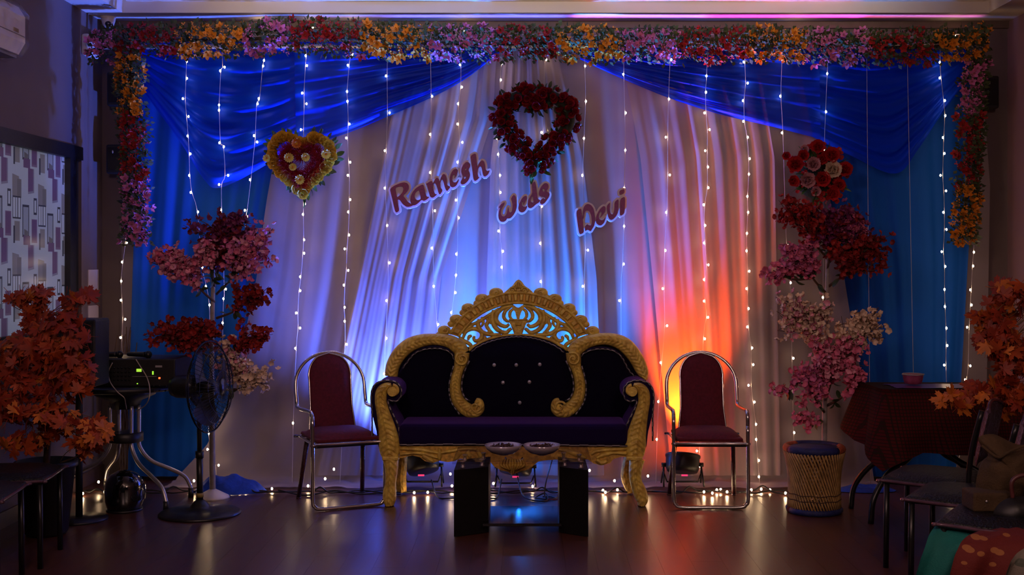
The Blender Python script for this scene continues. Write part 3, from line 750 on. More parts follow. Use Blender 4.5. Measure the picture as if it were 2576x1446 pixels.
def rdir(front=.35):
    while True:
        v = Vector((rnd.uniform(-1, 1), rnd.uniform(-1, 1), rnd.uniform(-1, 1)))
        if .1 < v.length < 1:
            v.normalize()
            if v.y < front: return v

F_pink = lily_me('pink_flower', P_pink); F_red = lily_me('red_flower', P_red); F_yel = lily_me('yellow_flower', P_yel)
GC = {'p': (F_pink, 'pink'), 'r': (F_red, 'dark red'), 'y': (F_yel, 'yellow orange')}
PM = {'p': P_pink, 'r': P_red, 'y': P_yel}
def garland(a, b, Ya, Yb, c, label, rad=.118, nf=30, r=None):
    A = W(a[0], a[1], Ya); B = W(b[0], b[1], Yb); L = (B - A).length; ax = (B - A).normalized()
    t_ = thing('flower_garland', label, 'garland', (A + B) / 2, group=None)
    me, _ = GC[c]
    e1 = ax.orthogonal().normalized(); e2 = ax.cross(e1)
    if abs(ax.z) > .7: e1 = Vector((1, 0, 0)); e2 = ax.cross(e1)
    else: e1 = Vector((0, 0, 1)); e2 = Vector((0, 1, 0))
    n = max(8, int(nf * L / .4))
    for i in range(n):
        u = (i + rnd.random()) / n; th = rnd.uniform(0, 2 * PI)
        d = e1 * math.cos(th) + e2 * math.sin(th)
        if d.y > .25: d.y = -d.y
        rr = rad * rnd.uniform(.45, 1.0)
        p = A.lerp(B, u) + d * rr
        dd = (d + ax * rnd.uniform(-.6, .6) + Vector((0, -.5, 0))).normalized()
        inst('flower', me, t_, p, facing(dd, rnd.uniform(0, 6)), rnd.uniform(.85, 1.3))
    mb = MB()
    for i in range(int(n * 17)):
        u = rnd.random(); th = rnd.uniform(0, 2 * PI); d = e1 * math.cos(th) + e2 * math.sin(th)
        if d.y > .3: d.y = -d.y
        rr = rad * rnd.uniform(.15, 1.02); p = A.lerp(B, u) + d * rr
        dd = (d + Vector((rnd.uniform(-1, 1), rnd.uniform(-1, .3), rnd.uniform(-1, 1)))).normalized()
        M = orient(p, dd, 0)
        l = rnd.uniform(.022, .042); w = l * .5
        mb.add([M @ Vector(q) for q in ((0, -w * .2, 0), (l * .3, -w * .5, l * .5), (l * .2, 0, l), (-l * .2, w * .5, l * .5))], [(0, 1, 2), (0, 2, 3)], 0, False)
    # small fillers in the garland's own colour
    for i in range(int(n * 2.2)):
        u = rnd.random(); th = rnd.uniform(0, 2 * PI); d = e1 * math.cos(th) + e2 * math.sin(th)
        if d.y > .2: d.y = -d.y
        p = A.lerp(B, u) + d * rad * rnd.uniform(.6, .95)
        M = orient(p, (d + Vector((0, -.6, 0))).normalized(), rnd.uniform(0, 6))
        for k in range(3):
            Mk = M @ RZ(2.1 * k); l = .016
            mb.add([Mk @ Vector(q) for q in ((0, 0, 0), (l * .6, -l * .4, .004), (l, 0, .007), (l * .6, l * .4, .004))], [(0, 1, 2), (0, 2, 3)], 1, False)
    tag(mb.build('foliage', [M_leafgr, PM[c]], t_), kind='stuff')
    MB().tube([A - ax * .02, B + ax * .02], .012, 6, cap=True).build('stem', M_stem, t_)
YG = 7.80
top = [(228,300,'p'),(300,450,'r'),(450,620,'y'),(620,735,'p'),(735,910,'r'),(910,1085,'y'),(1085,1245,'p'),(1245,1400,'r'),(1400,1560,'y'),(1560,1705,'p'),(1705,1878,'r'),(1878,2025,'y'),(2025,2180,'p'),(2180,2345,'r'),(2345,2480,'y')]
def ty(px): return interp([(228,128),(330,98),(480,102),(620,100),(700,88),(900,98),(1080,108),(1240,112),(1340,106),(1500,112),(1700,116),(1880,113),(2040,116),(2200,122),(2340,118),(2480,106)], px)
n_ = {'p': 0, 'r': 0, 'y': 0}
ordn = ['first', 'second', 'third', 'fourth', 'fifth']
where = ['at the left end beside the dome camera', 'over the top left corner', 'above the leftmost light strings', 'left of the swag over the yellow and red heart', 'above the yellow and red heart', 'left of centre above the blue swag pleats', 'left of centre where the left swag narrows', 'at the centre above the dark red heart wreath', 'right of the dark red heart wreath', 'above the dotted end of the right lettering', 'right of centre over pink backing', 'left of the blue peak in the top right', 'below the blue peak, above the round bouquet', 'over the pointed right swag', 'at the top right corner']
for (a, b, c), w_ in zip(top, where):
    garland((a, ty(a)), (b, ty(b)), YG, YG, c, 'top garland of %s flowers %s' % (GC[c][1], w_))
for (y0, y1, x0, x1, c, w_) in [(140, 290, 330, 328, 'y', 'uppermost on the left side'), (290, 450, 338, 340, 'r', 'halfway down the left side beside a wall speaker'), (450, 615, 342, 345, 'p', 'lowest on the left side')]:
    garland((x0, y0), (x1, y1), YG, YG, c, 'hanging garland of %s flowers %s' % (GC[c][1], w_), rad=.098)
for (y0, y1, x0, x1, c, w_) in [(150, 290, 2452, 2440, 'p', 'uppermost on the right side'), (290, 470, 2440, 2432, 'r', 'in the middle of the right side'), (470, 615, 2432, 2420, 'y', 'lowest on the right side')]:
    garland((x0, y0), (x1, y1), YG, YG, c, 'hanging garland of %s flowers %s' % (GC[c][1], w_), rad=.092)
# white backing bars the garland is tied to
bar = MB(); bar.tube([W(250, 118, 7.93), W(2475, 112, 7.93)], .022, 8); bar.tube([W(345, 118, 7.93), W(352, 620, 7.93)], .016, 8); bar.tube([W(2432, 112, 7.93), W(2420, 620, 7.93)], .016, 8)
rk = thing('garland_rack', 'white bar frame along the top and sides that the garlands are tied to', 'frame', W(1300, 115, 7.93))
for q in (([W(250, 118, 7.93), W(2475, 112, 7.93)], .016), ([W(356, 118, 8.13), W(356, 1205, 8.13)], .014), ([W(2415, 112, 8.13), W(2385, 1205, 8.13)], .014)):
    MB().tube(q[0], q[1], 8).build('bar', M_white if q[1] > .015 else M_blackm, rk)

# ------------------------------------------------------------------ heart wreath (dark red)
def heart(t):
    # evenly spaced along the outline
    u = (t / (2 * PI)) % 1.0 * HL[-1]; k = next(i for i in range(1, 361) if HL[i] >= u - 1e-9)
    f = (u - HL[k - 1]) / max(1e-9, HL[k] - HL[k - 1])
    return heart_raw(2 * PI * (k - 1 + f) / 360)
def heart_raw(t):
    x = 16 * math.sin(t) ** 3; z = 13 * math.cos(t) - 5 * math.cos(2 * t) - 2 * math.cos(3 * t) - math.cos(4 * t)
    return x / 16.5, (z + 2.5) / 14.5
HL = [0.0]
for k in range(360):
    a_, b_ = heart_raw(2 * PI * k / 360), heart_raw(2 * PI * (k + 1) / 360); HL.append(HL[-1] + math.hypot(a_[0] - b_[0], a_[1] - b_[1]))
F_rose = rose_me('red_rose', mat('rose_petal', (.30, .006, .016), .55, noise=.35, nscale=20)); L_dk = leaf_me('dark_leaf', M_leafdk); L_gr = leaf_me('green_leaf', M_leaf, .065, .03)
def heart2(t):
    x, z = heart(t); q = min(t % (2 * PI), 2 * PI - t % (2 * PI))
    return x, z + .24 * max(0, math.cos(q)) * math.exp(-(x / .45) ** 2)
YH = 7.84; c = W(1347, 330, YH)
hw = thing('heart_wreath', 'large dark red rose heart wreath with green leaves hanging in the centre', 'wreath', c)
core = []
hs = .228
for k in range(72):
    hx, hz = heart2(2 * PI * k / 72); core.append(Vector((c.x + hx * hs, YH + .02, c.z + hz * hs - .012)))
MB().tube(core, .040, 10, closed=True).build('frame', mat('wreath_base', (.02, .025, .012), .9, noise=.3), hw)
for i in range(215):
    hx, hz = heart2(2 * PI * (i + rnd.random()) / 215)
    d = Vector((rnd.uniform(-1, 1), -abs(rnd.gauss(.45, .5)), rnd.uniform(-1, 1))).normalized()
    p = Vector((c.x + hx * hs, YH + .02, c.z + hz * hs - .012)) + Vector((d.x * .058, d.y * .075, d.z * .058))
    inst('rose', F_rose, hw, p, facing(d + Vector((0, -.5, 0)), rnd.uniform(0, 6)), rnd.uniform(.65, 1.0))
for i in range(260):
    hx, hz = heart2(2 * PI * (i + rnd.random()) / 260)
    d = Vector((rnd.uniform(-1, 1), rnd.uniform(-.7, .1), rnd.uniform(-1, 1))).normalized()
    p = Vector((c.x + hx * hs, YH + .02, c.z + hz * hs - .012)) + d * rnd.uniform(.045, .070)
    low = hz < -.75
    e = (Matrix.Rotation(rnd.uniform(0, 6), 3, d) @ d.to_track_quat('X', 'Z').to_matrix()).to_euler()
    inst('leaf', L_gr if low else L_dk, hw, p, e, rnd.uniform(.65, 1.0))
# ------------------------------------------------------------------ yellow and red heart
c = W(760, 418, YH); hy = thing('heart_bouquet', 'small heart of red feathery ring edged with yellow roses and daisies, upper left', 'wreath', c)
F_yr = rose_me('yellow_rose', P_gold, .040); F_lm = rose_me('lemon_rose', P_lem, .036)
D_y = daisy_me('yellow_daisy', P_lem, P_org); D_o = daisy_me('orange_daisy', P_org, P_gold)
hs = .150
M_fea = mat('red_feather', (.42, .010, .014), .8, noise=.3, nscale=40)
ft = MB()
for i in range(5200):
    hx, hz = heart(rnd.uniform(0, 2 * PI)); q = Vector((c.x + hx * hs * .76, YH - .01, c.z + hz * hs * .76))
    d = Vector((rnd.uniform(-1, 1), rnd.uniform(-1, .2), rnd.uniform(-1, 1))).normalized()
    l = rnd.uniform(.055, .082); s_ = d.orthogonal() * .0022
    ft.add([q + s_, q - s_, q + d * l], [(0, 1, 2)], 0, False)
tag(ft.build('feathers', M_fea, hy), kind='stuff')
core = [Vector((c.x + heart(2 * PI * k / 60)[0] * hs * .76, YH, c.z + heart(2 * PI * k / 60)[1] * hs * .76)) for k in range(60)]
MB().tube(core, .026, 8, closed=True).build('ring', M_fea, hy)
for i in range(34):
    hx, hz = heart(2 * PI * (i + .5) / 34); q = Vector((c.x + hx * hs * 1.26, YH + .005, c.z + hz * hs * 1.22 - .005)) + Vector((rnd.uniform(-.006, .006), 0, rnd.uniform(-.006, .006)))
    me = rnd.choice([F_yr, F_yr, F_lm]) if hz > 0 and hx < .5 else rnd.choice([F_lm, F_lm, F_yr])
    inst('rose', me, hy, q, facing((hx * .35, -1, hz * .35), rnd.uniform(0, 6)), rnd.uniform(1.1, 1.45))
def PX(me, px, py, sc_, nm='daisy', Y=YH - .055, par=hy):
    inst(nm, me, par, W(px, py, Y), facing((rnd.uniform(-.2, .2), -1, rnd.uniform(-.2, .2)), rnd.uniform(0, 6)), sc_)
for me, px, py, s_ in [(D_o, 746, 360, 1.15), (D_y, 727, 396, 1.1), (D_y, 770, 395, 1.0), (D_y, 756, 451, 1.15), (D_y, 820, 388, 1.1), (D_y, 672, 398, .9), (D_y, 737, 421, .9)]: PX(me, px, py, s_)
for i in range(44):
    hx, hz = heart(2 * PI * (i + rnd.random()) / 44); d = Vector((hx, rnd.uniform(-.3, .2), hz * 1.1 + rnd.uniform(-.3, .3))).normalized()
    q = Vector((c.x + hx * hs * 1.45, YH + .025, c.z + hz * hs * 1.42))
    e = (Matrix.Rotation(rnd.uniform(-.6, .6) - PI / 2, 3, d) @ d.to_track_quat('X', 'Z').to_matrix()).to_euler()
    inst('leaf', L_gr if rnd.random() < .5 else L_dk, hy, q, e, rnd.uniform(.7, 1.15))
# ------------------------------------------------------------------ round bouquet
c = W(2062, 440, 7.80); rb = thing('round_bouquet', 'round wall bouquet of scarlet and pale pink flowers with spiky leaves, upper right', 'bouquet', c)
MB().ball(c + Vector((0, .05, 0)), (.15, .06, .16), 16, 10).build('base', _m['wreath_base'], rb)
R_s = rose_me('scarlet_rose', mat('scarlet_rose_petal', (.55, .015, .02), .6, noise=.3), .045); R_p = rose_me('pale_rose', mat('pale_rose_petal', (.62, .30, .34), .6, noise=.2), .045); R_w = rose_me('cream_rose', P_wht, .045); F_sc = blossom_me('scarlet_blossom', _m['scarlet_rose_petal'], .022)
for me, px, py, s_ in [(R_s, 2000, 415, 1.15), (R_p, 2028, 453, 1.1), (R_p, 2044, 414, 1.0), (R_w, 2092, 427, 1.2), (R_s, 2066, 450, 1.1), (R_s, 2125, 428, 1.05), (R_s, 2090, 392, 1.1), (R_s, 2056, 372, 1.0), (R_s, 2090, 486, 1.0), (R_s, 1993, 455, .8), (R_p, 2022, 376, .6), (R_s, 2110, 465, .8), (R_s, 1978, 392, .6), (R_p, 2052, 480, .7), (R_s, 2020, 392, .8), (R_s, 2065, 400, .8)]:
    PX(me, px, py, s_ * 1.3, 'rose', 7.70 + rnd.uniform(0, .03), rb)
for i in range(95):
    a = rnd.uniform(0, 2 * PI); r_ = rnd.uniform(.4, 1.0)
    p = c + Vector((.19 * r_ * math.cos(a), -.09 * (1.15 - r_), .21 * r_ * math.sin(a)))
    inst('small_blossom', F_sc, rb, p, facing((math.cos(a) * .5, -1, math.sin(a) * .5), rnd.uniform(0, 6)), rnd.uniform(.6, 1.1))
L_sp = leaf_me('spiky_leaf', M_leaf, .10, .016, .1)
for i in range(90):
    a = rnd.uniform(0, 2 * PI); d = Vector((math.cos(a), rnd.uniform(-.9, .1), math.sin(a) + .1)).normalized()
    e = (Matrix.Rotation(rnd.uniform(0, 6), 3, d) @ d.to_track_quat('X', 'Z').to_matrix()).to_euler()
    inst('leaf', rnd.choice([L_sp, L_dk, L_gr]), rb, c + Vector((d.x * .13, -.02 + d.y * .05, d.z * .14)), e, rnd.uniform(.7, 1.1))

# ------------------------------------------------------------------ blossom trees
MES = {}
def bl_me(m):
    if m.name not in MES: MES[m.name] = blossom_me('blossom', m)
    return MES[m.name]
def blossom_tree(label, base, tpts, clusters, cap=290):
    t_ = thing('blossom_tree', label, 'artificial tree', base)
    MB().tube(smooth(tpts, 6), [.019 - .008 * k / (6 * (len(tpts) - 1)) for k in range(6 * (len(tpts) - 1) + 1)], 10).build('trunk', M_trunk, t_)
    used = 0; tot = sum(k[5] for k in clusters)
    for (px, py, rx, ry, Y, n, ms, (apx, apy)) in clusters:
        c = W(px, py, Y); a = W(apx, apy, base[1]); rX = rx / FOC * Y; rZ = ry / FOC * Y
        tw = MB(); mid = a.lerp(c, .5) + Vector((0, 0, -.03))
        main = smooth([a, mid, c], 6); tw.tube(main, [.009 - .006 * k / (len(main) - 1) for k in range(len(main))], 6)
        n = int(n * 2.1); bb = MB(); nk = max(6, int(n / 15))
        for k in range(nk):
            e = c + Vector((rnd.uniform(-1, 1) * rX, rnd.uniform(-1, 1) * min(rX, rZ) * .7, rnd.uniform(-1, 1) * rZ))
            st = main[rnd.randrange(len(main) // 2, len(main))]
            seg = smooth([st, st.lerp(e, .5) + Vector((rnd.uniform(-.02, .02), rnd.uniform(-.02, .02), rnd.uniform(-.02, .03))), e], 4)
            tw.tube(seg, [.004 - .0025 * q / (len(seg) - 1) for q in range(len(seg))], 5)
            m_n = n // nk
            for q in range(m_n):
                u = rnd.random() ** .7; p = seg[int(u * (len(seg) - 1))] + Vector((rnd.gauss(0, .022), rnd.gauss(0, .022), rnd.gauss(0, .022)))
                d = rdir(.3); m = rnd.choice(ms)
                if used < cap and rnd.random() < cap / tot:
                    inst('blossom', bl_me(m), t_, p, facing(d, rnd.uniform(0, 6)), rnd.uniform(.75, 1.15)); used += 1
                else:
                    lily_in(bb, orient(p, d, rnd.uniform(0, 6), rnd.uniform(.8, 1.15)), .023, ms.index(m))
        tw.build('branch', M_stem, t_)
        if bb.v: tag(bb.build('blossoms', ms, t_), kind='stuff')
        # a few dark leaves at the root of the spray
        for q in range(5):
            d = rdir(.5); e = (Matrix.Rotation(rnd.uniform(0, 6), 3, d) @ d.to_track_quat('X', 'Z').to_matrix()).to_euler()
            inst('leaf', L_dk, t_, main[rnd.randrange(3, 8)] , e, rnd.uniform(.8, 1.2))
    return t_
b1 = Vector(((535 - CX) / FOC * 7.5, 7.5, 0))
lt_ = blossom_tree('artificial blossom tree on a pale pole behind the pedestal fan, plum and pink on top', b1,
    [b1 + Vector((0, 0, .012)), Vector((b1.x - .005, 7.5, .9)), Vector((b1.x + .01, 7.5, 1.62))],
    [(565, 590, 110, 55, 7.42, 330, [P_pur, P_pur, P_dred], (540, 720)), (590, 540, 25, 30, 7.4, 40, [P_pur], (545, 640)),
     (635, 620, 62, 62, 7.36, 300, [P_pink, P_rose, P_pinkp], (545, 740)), (455, 655, 62, 38, 7.36, 190, [P_rose, P_pinkp], (540, 760)), (390, 645, 22, 12, 7.4, 24, [P_rose], (470, 680)),
     (520, 620, 30, 30, 7.3, 60, [P_pinkp, P_rose], (540, 720)), (645, 735, 45, 25, 7.38, 90, [P_scar, P_dred], (545, 800)),
     (460, 832, 105, 34, 7.36, 290, [P_scar, P_dred], (535, 900)), (640, 840, 50, 34, 7.34, 90, [P_scar], (545, 900)),
     (592, 905, 40, 60, 7.42, 160, [P_wht, P_wht, P_pinkp], (540, 1000)), (650, 950, 34, 24, 7.42, 70, [P_wht], (560, 980))])
MB().lathe([(.012, .06), (.10, .012), (.105, 0)][::-1], b1, 24).build('base', M_white, lt_)
b2 = Vector(((2072 - CX) / FOC * 7.35, 7.35, 0))
rt_ = blossom_tree('tall artificial blossom tree behind the bamboo stool, plum and red over cream and pink sprays', b2,
    [b2 + Vector((0, 0, .012)), Vector((b2.x + .01, 7.35, .8)), Vector((b2.x + .03, 7.35, 1.75))],
    [(2100, 560, 70, 45, 7.28, 300, [P_pur, P_pur, P_dred], (2080, 680)), (2010, 535, 50, 45, 7.24, 130, [P_scar, P_red], (2080, 650)), (2150, 570, 45, 30, 7.24, 60, [P_pur, P_rose], (2085, 660)),
     (2165, 630, 78, 45, 7.2, 270, [P_scar, P_dred], (2085, 720)), (2010, 635, 60, 38, 7.24, 170, [P_rose, P_pink], (2080, 740)), (1945, 680, 32, 22, 7.26, 34, [P_rose], (2040, 700)),
     (2015, 785, 75, 55, 7.22, 260, [P_wht, P_wht, P_pinkp], (2075, 920)), (2165, 820, 68, 48, 7.22, 230, [P_wht], (2080, 950)),
     (2105, 890, 70, 50, 7.16, 250, [P_rose, P_rose, P_pinkp], (2078, 1000)), (2030, 950, 52, 40, 7.2, 90, [P_rose, P_pink], (2076, 1040)), (2015, 1040, 22, 30, 7.2, 26, [P_rose], (2070, 1060)), (1950, 985, 14, 14, 7.25, 10, [P_rose], (2010, 960)), (2160, 950, 35, 30, 7.15, 60, [P_rose], (2080, 1020))])
MB().lathe([(.105, 0), (.10, .012), (.012, .06)], b2, 24).build('base', M_white, rt_)

# ------------------------------------------------------------------ maple trees (foreground)
def maple_me(name, m):
    mb = MB(); pts = []
    lob = [(0, 1.0), (52, .86), (-52, .86), (108, .55), (-108, .55)]
    out = []
    for a, l in sorted(lob, key=lambda q: -q[0]):
        for da, f in ((25, .52), (15, .70), (16, .84), (7, .80), (0, 1.0), (-7, .80), (-16, .84), (-15, .70), (-25, .52)):
            if abs(a) > 100 and abs(da) > 20: f = .36
            out.append((R(a + da), l * f))
    out.append((R(180), .10))
    P = [Vector((r * math.cos(a), r * math.sin(a), 0)) * .06 for a, r in out]
    for p in P: p.z = -.10 * (p.x ** 2 + p.y ** 2) / .06 * 1.6 + .12 * abs(p.y) * .3
    n = len(P); mb.add([Vector((0, 0, .003))] + P, [(0, 1 + i, 1 + (i + 1) % n) for i in range(n)], 0, False)
    mb.tube([Vector((0, 0, 0)), Vector((-.03, 0, -.004)), Vector((-.055, 0, .004))], .0012, 4)
    return meshdata(mb, name, m)
MP = [maple_me('maple_leaf', mat('maple_%s' % n, cc, .6, noise=.3, nscale=18)) for n, cc in (('red', (.24, .020, .003)), ('orange', (.33, .045, .004)), ('amber', (.50, .13, .010)))]
M_vine = mat('pale_twig', (.16, .10, .03), .6, noise=.2)
def maple(label, base, blobs, trunk, n_leaf, s_=1.0):
    t_ = thing('maple_tree', label, 'artificial tree', base)
    if trunk: MB().tube(smooth(trunk, 5), [.02 - .008 * k / (5 * (len(trunk) - 1)) for k in range(5 * (len(trunk) - 1) + 1)], 8).build('trunk', M_stem, t_)
    tot = sum(b[5] for b in blobs)
    for (px, py, rx, ry, Y, n, amb) in blobs:
        c = W(px, py, Y); rX = rx / FOC * Y; rZ = ry / FOC * Y
        a = W(*trunkpt(px, py), Y) if callable(trunk) else (min(trunk, key=lambda q: (q - c).length) if trunk else c)
        tw = MB()
        n = int(n * 1.7)
        for k in range(n):
            while True:
                u = Vector((rnd.uniform(-1, 1), rnd.uniform(-1, 1), rnd.uniform(-1, 1)))
                if u.length < 1: break
            p = c + Vector((u.x * rX, u.y * min(rX, .16), u.z * rZ)); d = (Vector((u.x * .8 + rnd.uniform(-.9, .9), -1.0 + rnd.uniform(-.2, .5), u.z * .8 + rnd.uniform(-.5, 1.0)))).normalized()
            r_ = rnd.random(); me = MP[2] if r_ < amb else (MP[1] if r_ < amb + .35 else MP[0])
            inst('leaf', me, t_, p, facing(d, rnd.uniform(0, 6)), s_ * rnd.uniform(.65, 1.05))
            if k % 4 == 0: tw.tube(smooth([a.lerp(c, .4), a.lerp(p, .7) + Vector((rnd.uniform(-.03, .03), 0, rnd.uniform(-.03, .03))), p + Vector((0, .01, 0))], 4), .0018, 4)
        if tw.v: tw.build('twig', M_vine, t_)
    return t_
bL = Vector((-2.63, 6.5, 0))
zt = lambda py, Y: EYE - (py - CY) / FOC * Y
lm = maple('orange maple tree in a dark pot at the left edge, before the patterned window', bL,
    [(60, 900, 100, 60, 6.3, 52, .05), (150, 850, 75, 70, 6.3, 50, .05), (175, 950, 60, 60, 6.25, 34, .08), (55, 1000, 80, 70, 6.25, 42, .08), (95, 770, 14, 40, 6.35, 8, .1), (95, 742, 25, 14, 6.3, 8, .1), (45, 750, 28, 14, 6.3, 8, .05),
     (195, 745, 34, 16, 6.35, 9, .05), (178, 790, 14, 34, 6.35, 8, .05), (72, 800, 12, 30, 6.3, 6, 0), (125, 1060, 70, 45, 6.2, 22, .3), (225, 1085, 52, 44, 6.15, 18, .55), (70, 1115, 60, 24, 6.2, 12, .2), (200, 1130, 30, 22, 6.2, 6, .4)],
    [Vector((bL.x, 6.5, .34)), Vector((bL.x + .02, 6.48, .75)), Vector((bL.x - .03, 6.4, 1.15))], 0, 1.25)
MB().lathe([(.10, 0), (.115, .02), (.15, .36), (.165, .37), (.165, .40), (.148, .40), (.14, .355), (.02, .35)], bL, 28).build('pot', M_black, lm)
bR = Vector((2.78, 6.2, 0))
rm = maple('orange maple tree at the right edge, hanging over the checked table', bR,
    [(2540, 745, 55, 50, 5.92, 24, .15), (2500, 820, 48, 55, 5.92, 26, .1), (2545, 900, 50, 70, 5.92, 34, .1), (2475, 800, 20, 18, 5.92, 4, .5), (2500, 870, 40, 18, 5.92, 9, .1), (2480, 990, 70, 26, 5.92, 22, .15), (2420, 1008, 38, 20, 5.92, 8, .5), (2373, 1015, 16, 10, 5.92, 2, 1.0), (2540, 1000, 45, 45, 5.92, 20, .1), (2390, 1000, 12, 8, 5.92, 2, .9)],
    [Vector((bR.x, 6.2, .34)), Vector((bR.x, 6.18, .8)), Vector((bR.x - .1, 6.0, 1.35))], 0, 1.2)
MB().lathe([(.10, 0), (.115, .02), (.15, .36), (.165, .37), (.165, .40), (.148, .40), (.14, .355), (.02, .35)], bR, 28).build('pot', M_black, rm)

# ------------------------------------------------------------------ the throne sofa
def Sx(cx, cy, Y): return W(900 + cx / 2.3325, 680 + cy / 2.3325, Y)
def carved(mb, pts, depth=.035, freq=70., amp=.28, mi=0, nv=16, k=13, chev=4.5):
    # pts: (cx, cy, halfwidth crop units, Y)
    P = smooth([Sx(p[0], p[1], p[3]) for p in pts], k)
    Wd = [v.x for v in smooth([Vector((p[2], 0, 0)) for p in pts], k)]
    rows = []; s_ = 0
    n = len(P)
    for i in range(n):
        a = P[max(0, i - 1)]; b = P[min(n - 1, i + 1)]; T = (b - a).normalized(); Nn = Vector((-T.z, 0, T.x)).normalized()
        if i: s_ += (P[i] - P[i - 1]).length
        w = Wd[i] / 2.3325 / FOC * P[i].y; row = []
        for j in range(nv + 1):
            v = -1 + 2 * j / nv
            h = (1 - abs(v) ** 2.6) ** .6
            ph = s_ * freq * 1.15 - chev * abs(v)
            leaf = 1 - 2.0 * abs(math.sin(ph)) ** .7
            rl = 1 + amp * (leaf * max(0, 1 - v * v) ** .3 * .62 + .30 * math.sin(s_ * freq * .42 + 1.5 * v) + .16 * math.sin(abs(v) * 15))
            rib = .14 if abs(v) < .10 else 0
            row.append(P[i] + Nn * (v * w) + Vector((0, -depth * h * rl - depth * rib, 0)))
        row.append(P[i] + Nn * w + Vector((0, .015, 0))); row.append(P[i] - Nn * w + Vector((0, .015, 0)))
        rows.append(row)
    m = nv + 3; o = len(mb.v)
    for r_ in rows: mb.v += r_
    for i in range(n - 1):
        for j in range(m):
            a = o + i * m + j; b = o + i * m + (j + 1) % m
            mb.f.append([a, b, b + m, a + m]); mb.mi.append(mi); mb.sm.append(j < nv)
    mb.f.append([o + j for j in range(m)][::-1]); mb.f.append([o + (n - 1) * m + j for j in range(m)]); mb.mi += [mi, mi]; mb.sm += [False, False]
    return mb
def spiral(mb, cx, cy, r, Y, turns=1.4, dirn=1, a0=0, th=.009, mi=0):
    pts = []
    N_ = 34
    for i in range(N_ + 1):
        t = i / N_; rr = r * (1 - .80 * t); a = a0 + dirn * 2 * PI * turns * t
        p = Sx(cx + rr * math.cos(a), cy - rr * math.sin(a), Y - .008 * t); pts.append(p)
    mb.tube(pts, [th * (1 - .4 * i / N_) for i in range(N_ + 1)], 7, mi)
def panel(outline, Y0, Yb, bulge, name, m, par, n=7):
    P = [Vector((p.x, p.z)) for p in smooth([Sx(a, b, Y0) for a, b in outline], 5, closed=True)]
    c = sum(P, Vector((0, 0))) / len(P); mb = MB(); k = len(P)
    mb.v += [Vector((p.x, Yb, p.y)) for p in P]
    for r_ in range(n):
        t = r_ / n
        for p in P:
            q = p.lerp(c, t); mb.v.append(Vector((q.x, Y0 - bulge * (1 - (1 - t) ** 4), q.y)))
    mb.v.append(Vector((c.x, Y0 - bulge, c.y)))
    for r_ in range(n):
        for i in range(k):
            a = r_ * k + i; b = r_ * k + (i + 1) % k; mb.f.append([a, b, b + k, a + k]); mb.mi.append(0); mb.sm.append(True)
    for i in range(k): mb.f.append([n * k + i, n * k + (i + 1) % k, (n + 1) * k]); mb.mi.append(0); mb.sm.append(True)
    mb.f.append(list(range(k))[::-1]); mb.mi.append(0); mb.sm.append(False)
    return mb.build(name, m, par, fix=True)
def piping(pts, Y, par, name='piping', r=.0055):
    P = smooth([Sx(a, b, Y) for a, b in pts], 12)
    # resample to an even twist
    out = [P[0]]; acc = 0
    for a, b in zip(P, P[1:]):
        acc += (b - a).length
        if acc > .007: out.append(b); acc = 0
    MB().tube(out, r, 6, alt=1).build(name, [M_cord, M_cordk], par)
sofa = thing('throne_sofa', 'gold carved throne sofa with black velvet upholstery in the middle of the stage', 'sofa', (-.09, 7.45, 0))
YB_ = 7.60
C_out = [(665,470),(700,440),(770,410),(860,388),(943,382),(1030,390),(1110,412),(1180,445),(1215,475),(1228,520),(1250,600),(1258,690),(1230,770),(1160,860),(740,860),(640,770),(608,690),(615,600),(650,520)]
L_out = [(200,640),(240,600),(265,560),(330,480),(400,450),(490,450),(550,480),(572,530),(560,600),(545,660),(555,740),(620,862),(200,880),(150,780),(160,700)]
R_out = [(1305,500),(1330,475),(1400,452),(1490,460),(1550,500),(1600,590),(1650,650),(1670,720),(1640,870),(1240,862),(1310,740),(1322,680),(1316,600),(1300,540)]
panel(C_out, YB_, YB_ + .07, .045, 'back_cushion', M_velvet, sofa); panel(L_out, YB_, YB_ + .07, .04, 'back_cushion', M_velvet, sofa); panel(R_out, YB_, YB_ + .07, .04, 'back_cushion', M_velvet, sofa)
bb_ = [(195,600),(230,520),(290,440),(370,398),(450,386),(540,396),(640,400),(760,340),(943,320),(1130,340),(1240,410),(1340,395),(1430,385),(1520,398),(1600,440),(1660,530),(1690,640),(1690,1040),(150,1040),(160,700)]
MB().solid([(p.x, p.z) for p in smooth([Sx(a, b, 7.67) for a, b in [(195,600),(230,520),(290,440),(370,398),(450,386),(540,396),(640,450),(740,410),(860,392),(943,388),(1030,392),(1140,410),(1250,455),(1340,395),(1430,385),(1520,398),(1600,440),(1660,530),(1690,640),(1692,760),(1690,900),(1685,1000),(1660,1038),(1560,1040),(1200,1040),(900,1040),(600,1040),(300,1040),(185,1038),(160,1000),(152,880),(152,760),(168,670)]], 4, closed=True)], (), 7.665, 7.685).build('back_board', M_velvet, sofa, fix=True)
# seat
s0 = Sx(240, 1025, 7.25); s1 = Sx(1585, 1030, 7.25)
MB().rbox(s0.x, s1.x, 7.235, 7.64, s0.z, .498, .03).build('seat_cushion', M_velvet2, sofa)
